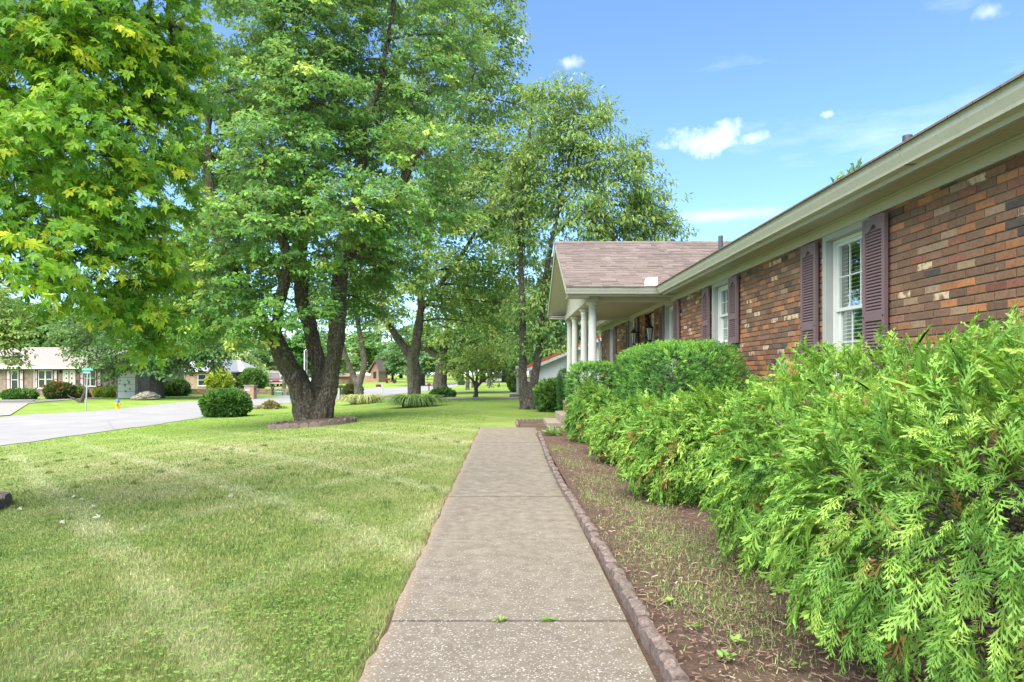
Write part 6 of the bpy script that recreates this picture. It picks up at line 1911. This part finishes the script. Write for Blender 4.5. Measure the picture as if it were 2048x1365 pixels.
far_tree(0, -60, 78, 560, 'tall tree at the left edge behind the ranch', wide=1.4)
far_tree(2, 70, 95, 610, 'tree behind the ranch between two taller ones', wide=1.6)
far_tree(2, 655, 105, 690, 'round green tree seen between maple and leaning stems', wide=1.3)
far_tree(1, 845, 90, 640, 'tree behind and right of the forked maple trunk', wide=1.3)
far_tree(0, 965, 100, 640, 'tree filling the gap behind the dogwood crown', wide=1.4)
LB = 'leafy tree in the hazy background wood line'
r = random.Random(5)
far_tree(3, 486, 86, 690, 'pale weeping willow behind the light-roofed house', wide=1.3, name='willow_tree')
far_tree(4, 606, 100, 655, 'dark dense evergreen between the maple stems', wide=1.2)
far_tree(2, 12, 74, 585, 'broad tree behind the left end of the brick ranch', wide=1.3)
far_tree(1, 120, 82, 612, 'tall tree rising over the brick ranch ridge', wide=1.3)
far_tree(0, 205, 88, 590, 'tree behind the right end of the brick ranch', wide=1.4)
far_tree(2, 400, 96, 620, 'tree standing behind the light-roofed house', wide=1.4)
far_tree(0, 560, 120, 668, 'tree behind the carport house', wide=1.5)
far_tree(2, 690, 125, 705, 'round tree left of the steep-roofed brick building', wide=1.4)
far_tree(1, 785, 128, 694, 'pale tree right of the steep-roofed brick building', wide=1.3)
far_tree(0, 822, 112, 668, 'tree standing behind the forked maple trunk', wide=1.2)
far_tree(2, 1012, 95, 600, 'tree behind the small dogwood toward the white house', wide=1.4)
far_tree(1, 1075, 70, 560, 'tree rising behind the white-sided house', wide=1.1)
far_tree(0, 1160, 60, 520, 'tree hidden behind the porch gable', wide=1.0)
far_tree(4, 925, 120, 690, 'dark tree past the far lawn trunks', wide=1.4)
far_tree(1, 1712, 26, 318, 'tree behind the house with its tip above the gutter', wide=.55, rz=1.0)
for k in range(30):
    px = -340 + k * 58 + r.uniform(-20, 20); Y = r.uniform(150, 210)
    far_tree(r.choice([0, 1, 2, 0, 1]), px, Y, (r.uniform(640, 690) if not 715 < px < 775 else r.uniform(700, 715)), LB, 'background wood line trees', 1.7, rz=r.uniform(0, 6))
# ------------------------------------------------------------------ grass, clover, weeds, litter
def blades(name, label, pos, h, w, tint, mat, rng, lean=.55):
    n = len(pos); a = rng.uniform(0, 2 * PI, n); side = np.stack([np.cos(a), np.sin(a), 0 * a], 1) * w[:, None]
    b = rng.uniform(0, 2 * PI, n); ln = np.abs(rng.normal(0, lean, n)); tipv = np.stack([np.cos(b) * np.sin(ln), np.sin(b) * np.sin(ln), np.cos(ln)], 1) * h[:, None]
    V = np.stack([pos - side, pos + side, pos + tipv], 1).reshape(-1, 3)
    return link(name, np_mesh(name, V, np.arange(n * 3).reshape(-1, 3), MAT[mat], {'tint': ('FLOAT', 'FACE', np.clip(tint, 0, 1))}), kind='stuff', label=label)


def lawn_points(n, y0, y1, rng):
    # uniform on screen below the horizon
    py = rng.uniform(VY + FPX * CAM_H / y1, VY + FPX * CAM_H / y0, n); px = rng.uniform(-120, 980, n)
    Y = CAM_H * FPX / (py - VY)
    for _ in range(4):
        X = (px - VX) * Y / FPX; Y = (CAM_H - ground(X, Y)) * FPX / (py - VY)
    X = (px - VX) * Y / FPX
    ok = (X < -.575 + .02 * np.sin(Y * 7)) & (X > -12.6) & (Y < y1 * 1.6)
    return np.stack([X, Y, ground(X, Y)], 1)[ok]


g = np.random.default_rng(77)
pts = lawn_points(385000, 2.35, 22, g); n = len(pts)
patch = np.array(g.normal(0, 1, n))
hh = g.uniform(.012, .034, n) * (1 + .25 * np.sin(pts[:, 0] * 1.9 + 1.3 * np.sin(pts[:, 1] * 1.1)))
blades('grass', 'short mown grass of the front lawn', pts, hh, np.maximum(.0018, .00065 * pts[:, 1]) * g.uniform(.7, 1.4, n), np.clip(g.normal(.50, .27, n), 0, 1), 'grass_blade', g, 1.05)
cen = lawn_points(240, 2.5, 13, g); i = np.repeat(np.arange(len(cen)), 34); tp = cen[i] + g.normal(0, .035, (len(i), 3)) * [1, 1, 0]; n = len(tp)
blades('grass_tufts', 'coarser darker tufts standing above the mown lawn', tp, g.uniform(.03, .075, n), np.maximum(.0022, .0007 * tp[:, 1]), np.clip(g.normal(.25, .2, n), 0, 1), 'grass_blade', g, .7)
# longer tufts along the path edge and around trunks
n = 11000; y = 1.6 + 14 * g.random(n) ** 1.6; x = -.585 - np.abs(g.normal(0, .06, n))
blades('grass_fringe', 'ragged dry grass fringe along the left path edge', np.stack([x, y, ground(x, y)], 1), g.uniform(.02, .06, n), g.uniform(.0015, .003, n), g.uniform(.55, 1, n), 'grass_blade', g, .8)


def clover():
    rng = np.random.default_rng(78)
    cen = lawn_points(110, 2.4, 7.0, rng); cen = cen[np.array([mnoise.noise((p[0] * .9, p[1] * .9, 3.3)) > -.05 for p in cen])]
    i = np.repeat(np.arange(len(cen)), 46); p = cen[i] + rng.normal(0, .15, (len(i), 3)) * [1, 1, 0]; p = p[p[:, 0] < -.62]
    p[:, 2] = ground(p[:, 0], p[:, 1]) + rng.uniform(.015, .04, len(p)); n = len(p)
    a = rng.uniform(0, 2 * PI, n); Vs = []; 
    V = []
    for k in range(3):
        t = a + k * 2 * PI / 3; d = np.stack([np.cos(t), np.sin(t), rng.uniform(-.1, .35, n)], 1); s = np.stack([-np.sin(t), np.cos(t), 0 * t], 1); r = rng.uniform(.006, .011, n)[:, None]
        V += [p, p + d * r * .7 + s * r * .6, p + d * r * 1.3, p + d * r * .7 - s * r * .6]
    V = np.stack(V, 1).reshape(-1, 3); F = np.concatenate([np.arange(n)[:, None] * 12 + np.array([4 * k, 4 * k + 1, 4 * k + 2, 4 * k + 3]) for k in range(3)])
    tint = np.tile(np.clip(rng.normal(.8, .2, n), 0, 1), 3)
    link('clover', np_mesh('clover', V, F, MAT['shrub_leaf'], {'tint': ('FLOAT', 'FACE', tint)}), kind='stuff', label='clover and broadleaf weeds mixed in the near lawn')
    # white clover heads farther back
    py = rng.uniform(806, 838, 900); px = rng.uniform(500, 980, 900); q = np.array([tuple(G(a, b)) for a, b in zip(px, py)]); q = q[np.array([mnoise.noise((v[0] * .35, v[1] * .2, 9)) > .0 for v in q])]
    q[:, 2] += .05; i = np.repeat(np.arange(len(q)), 4); m = len(i)
    link('clover_flowers', scatter_mesh('clover_flowers', LEAF_O, q[i], frames(rng.normal(size=(m, 3)), rng.normal(size=(m, 3))), np.full(m, .022), rng.random(m), MAT['flower_white']), kind='stuff', label='white clover flowers scattered on the lawn past the maple')


clover()


def weeds():
    rng = np.random.default_rng(79)
    cen = [(1.0, 4.6, .26), (1.25, 4.9, .25), (1.05, 5.3, .25), (.95, 3.7, .14), (1.2, 3.6, .15), (1.05, 7.6, .25), (.9, 9.2, .25), (1.2, 6.1, .2), (.8, 10.8, .2), (1.35, 4.2, .2), (1.15, 3.2, .2), (.85, 6.6, .2)]
    P_, C = [], []
    for cx, cy, s in cen:
        m = int(4800 * s); q = np.stack([rng.normal(cx, s * .8, m), rng.normal(cy, s * 1.5, m), np.full(m, .05)], 1); P_.append(q)
    p = np.concatenate(P_); p = p[(p[:, 0] > .70)]; n = len(p)
    b = blades('bed_grass', 'pale grass and weeds sprouting through the mulch bed', p, rng.uniform(.012, .05, n), rng.uniform(.0014, .003, n), np.clip(rng.normal(.55, .2, n), 0, 1), 'strap_leaf', rng, .8)
    # broadleaf weeds: single plants
    for k, (x, y) in enumerate([(1.02, 3.02), (.93, 2.86), (1.18, 2.78), (.87, 3.20), (.84, 3.55), (-.03, 3.37), (.21, 3.37)]):
        m = 7 if x > .5 else 14; a = rng.uniform(0, 2 * PI, m); tip = np.stack([np.cos(a), np.sin(a), rng.uniform(.2, .9, m)], 1); z = .06 if x > .5 else .03
        sz = rng.uniform(.03, .055, m) * (1 if x > .5 else .8)
        me = scatter_mesh('weed', LEAF_O if x > .5 else LEAF_N, np.tile([[x, y, z]], (m, 1)) + rng.normal(0, .012, (m, 3)) * [1, .4, 0], frames(tip, np.tile([[0, 0, 1.0]], (m, 1)) + rng.normal(0, .2, (m, 3))), sz, rng.uniform(.7, 1, m), MAT['shrub_leaf'])
        link('weed', me, label=('small broad-leaved weed in the mulch beside the edging' if x > .5 else 'left of two little green weeds in the path joint' if x < .1 else 'right of two little green weeds in the path joint'), cat='weed', group='bed weeds' if x > .5 else 'joint weeds')
    # bluish perennial near the steps
    b = Vector((.93, 13.1, .05)); m = 90; a = rng.uniform(0, 2 * PI, m); tip = np.stack([np.cos(a), np.sin(a), rng.uniform(.1, 1.0, m)], 1); rr = rng.random(m)[:, None] * .16
    o = empty('perennial_plant', b, label='small grey-green leafy plant in the bed by the steps', cat='plant')
    link('leaves', scatter_mesh('leaves', LEAF_O, np.array(b) + tip * rr, frames(tip, np.tile([[0, 0, 1.0]], (m, 1)) + rng.normal(0, .3, (m, 3))), rng.uniform(.07, .13, m), rng.uniform(.5, .9, m), MAT['far_leaf']), o, kind='stuff')
    MB().tube([b, b + Vector((0, 0, .18))], .012, 5).build('stem', MAT['bark_grey'], o)


weeds()


def litter():
    rng = np.random.default_rng(80)
    spots = [(120, 1050), (95, 1022), (37, 1022), (165, 1018), (190, 1018), (200, 1040), (178, 956), (465, 995), (480, 947), (488, 888), (490, 897), (150, 998), (160, 1003), (275, 1000), (570, 878), (340, 970), (270, 975), (312, 1050)]
    M_, _ = LEAF_M; out = []
    for k, (px, py) in enumerate(spots):
        b = G(px, py); t = np.array([1.0 if k < 12 else .3]); tip = rng.normal(size=(1, 3)) * [1, 1, .1]
        mt = MAT['flower_white'] if k < 13 else MAT['dry_leaf']
        me = scatter_mesh('fallen_leaf', LEAF_F, np.array([[b.x, b.y, b.z + .03]]), frames(tip, np.array([[.2, -.5, 1.0]]) + rng.normal(0, .3, (1, 3))), np.array([rng.uniform(.04, .065)]), t, mt)
        link('fallen_leaf', me, label='upturned pale maple leaf lying on the lawn' if k < 13 else 'dark curled fallen leaf on the lawn', cat='leaf', group='pale fallen leaves' if k < 13 else 'dark fallen leaves')


litter()
print('TRIS', sum(sum(len(p.vertices) - 2 for p in m.polygons) for m in bpy.data.meshes if len(m.polygons) < 3000) + sum(len(m.polygons) for m in bpy.data.meshes if len(m.polygons) >= 3000), 'OBJ', len(bpy.data.objects))
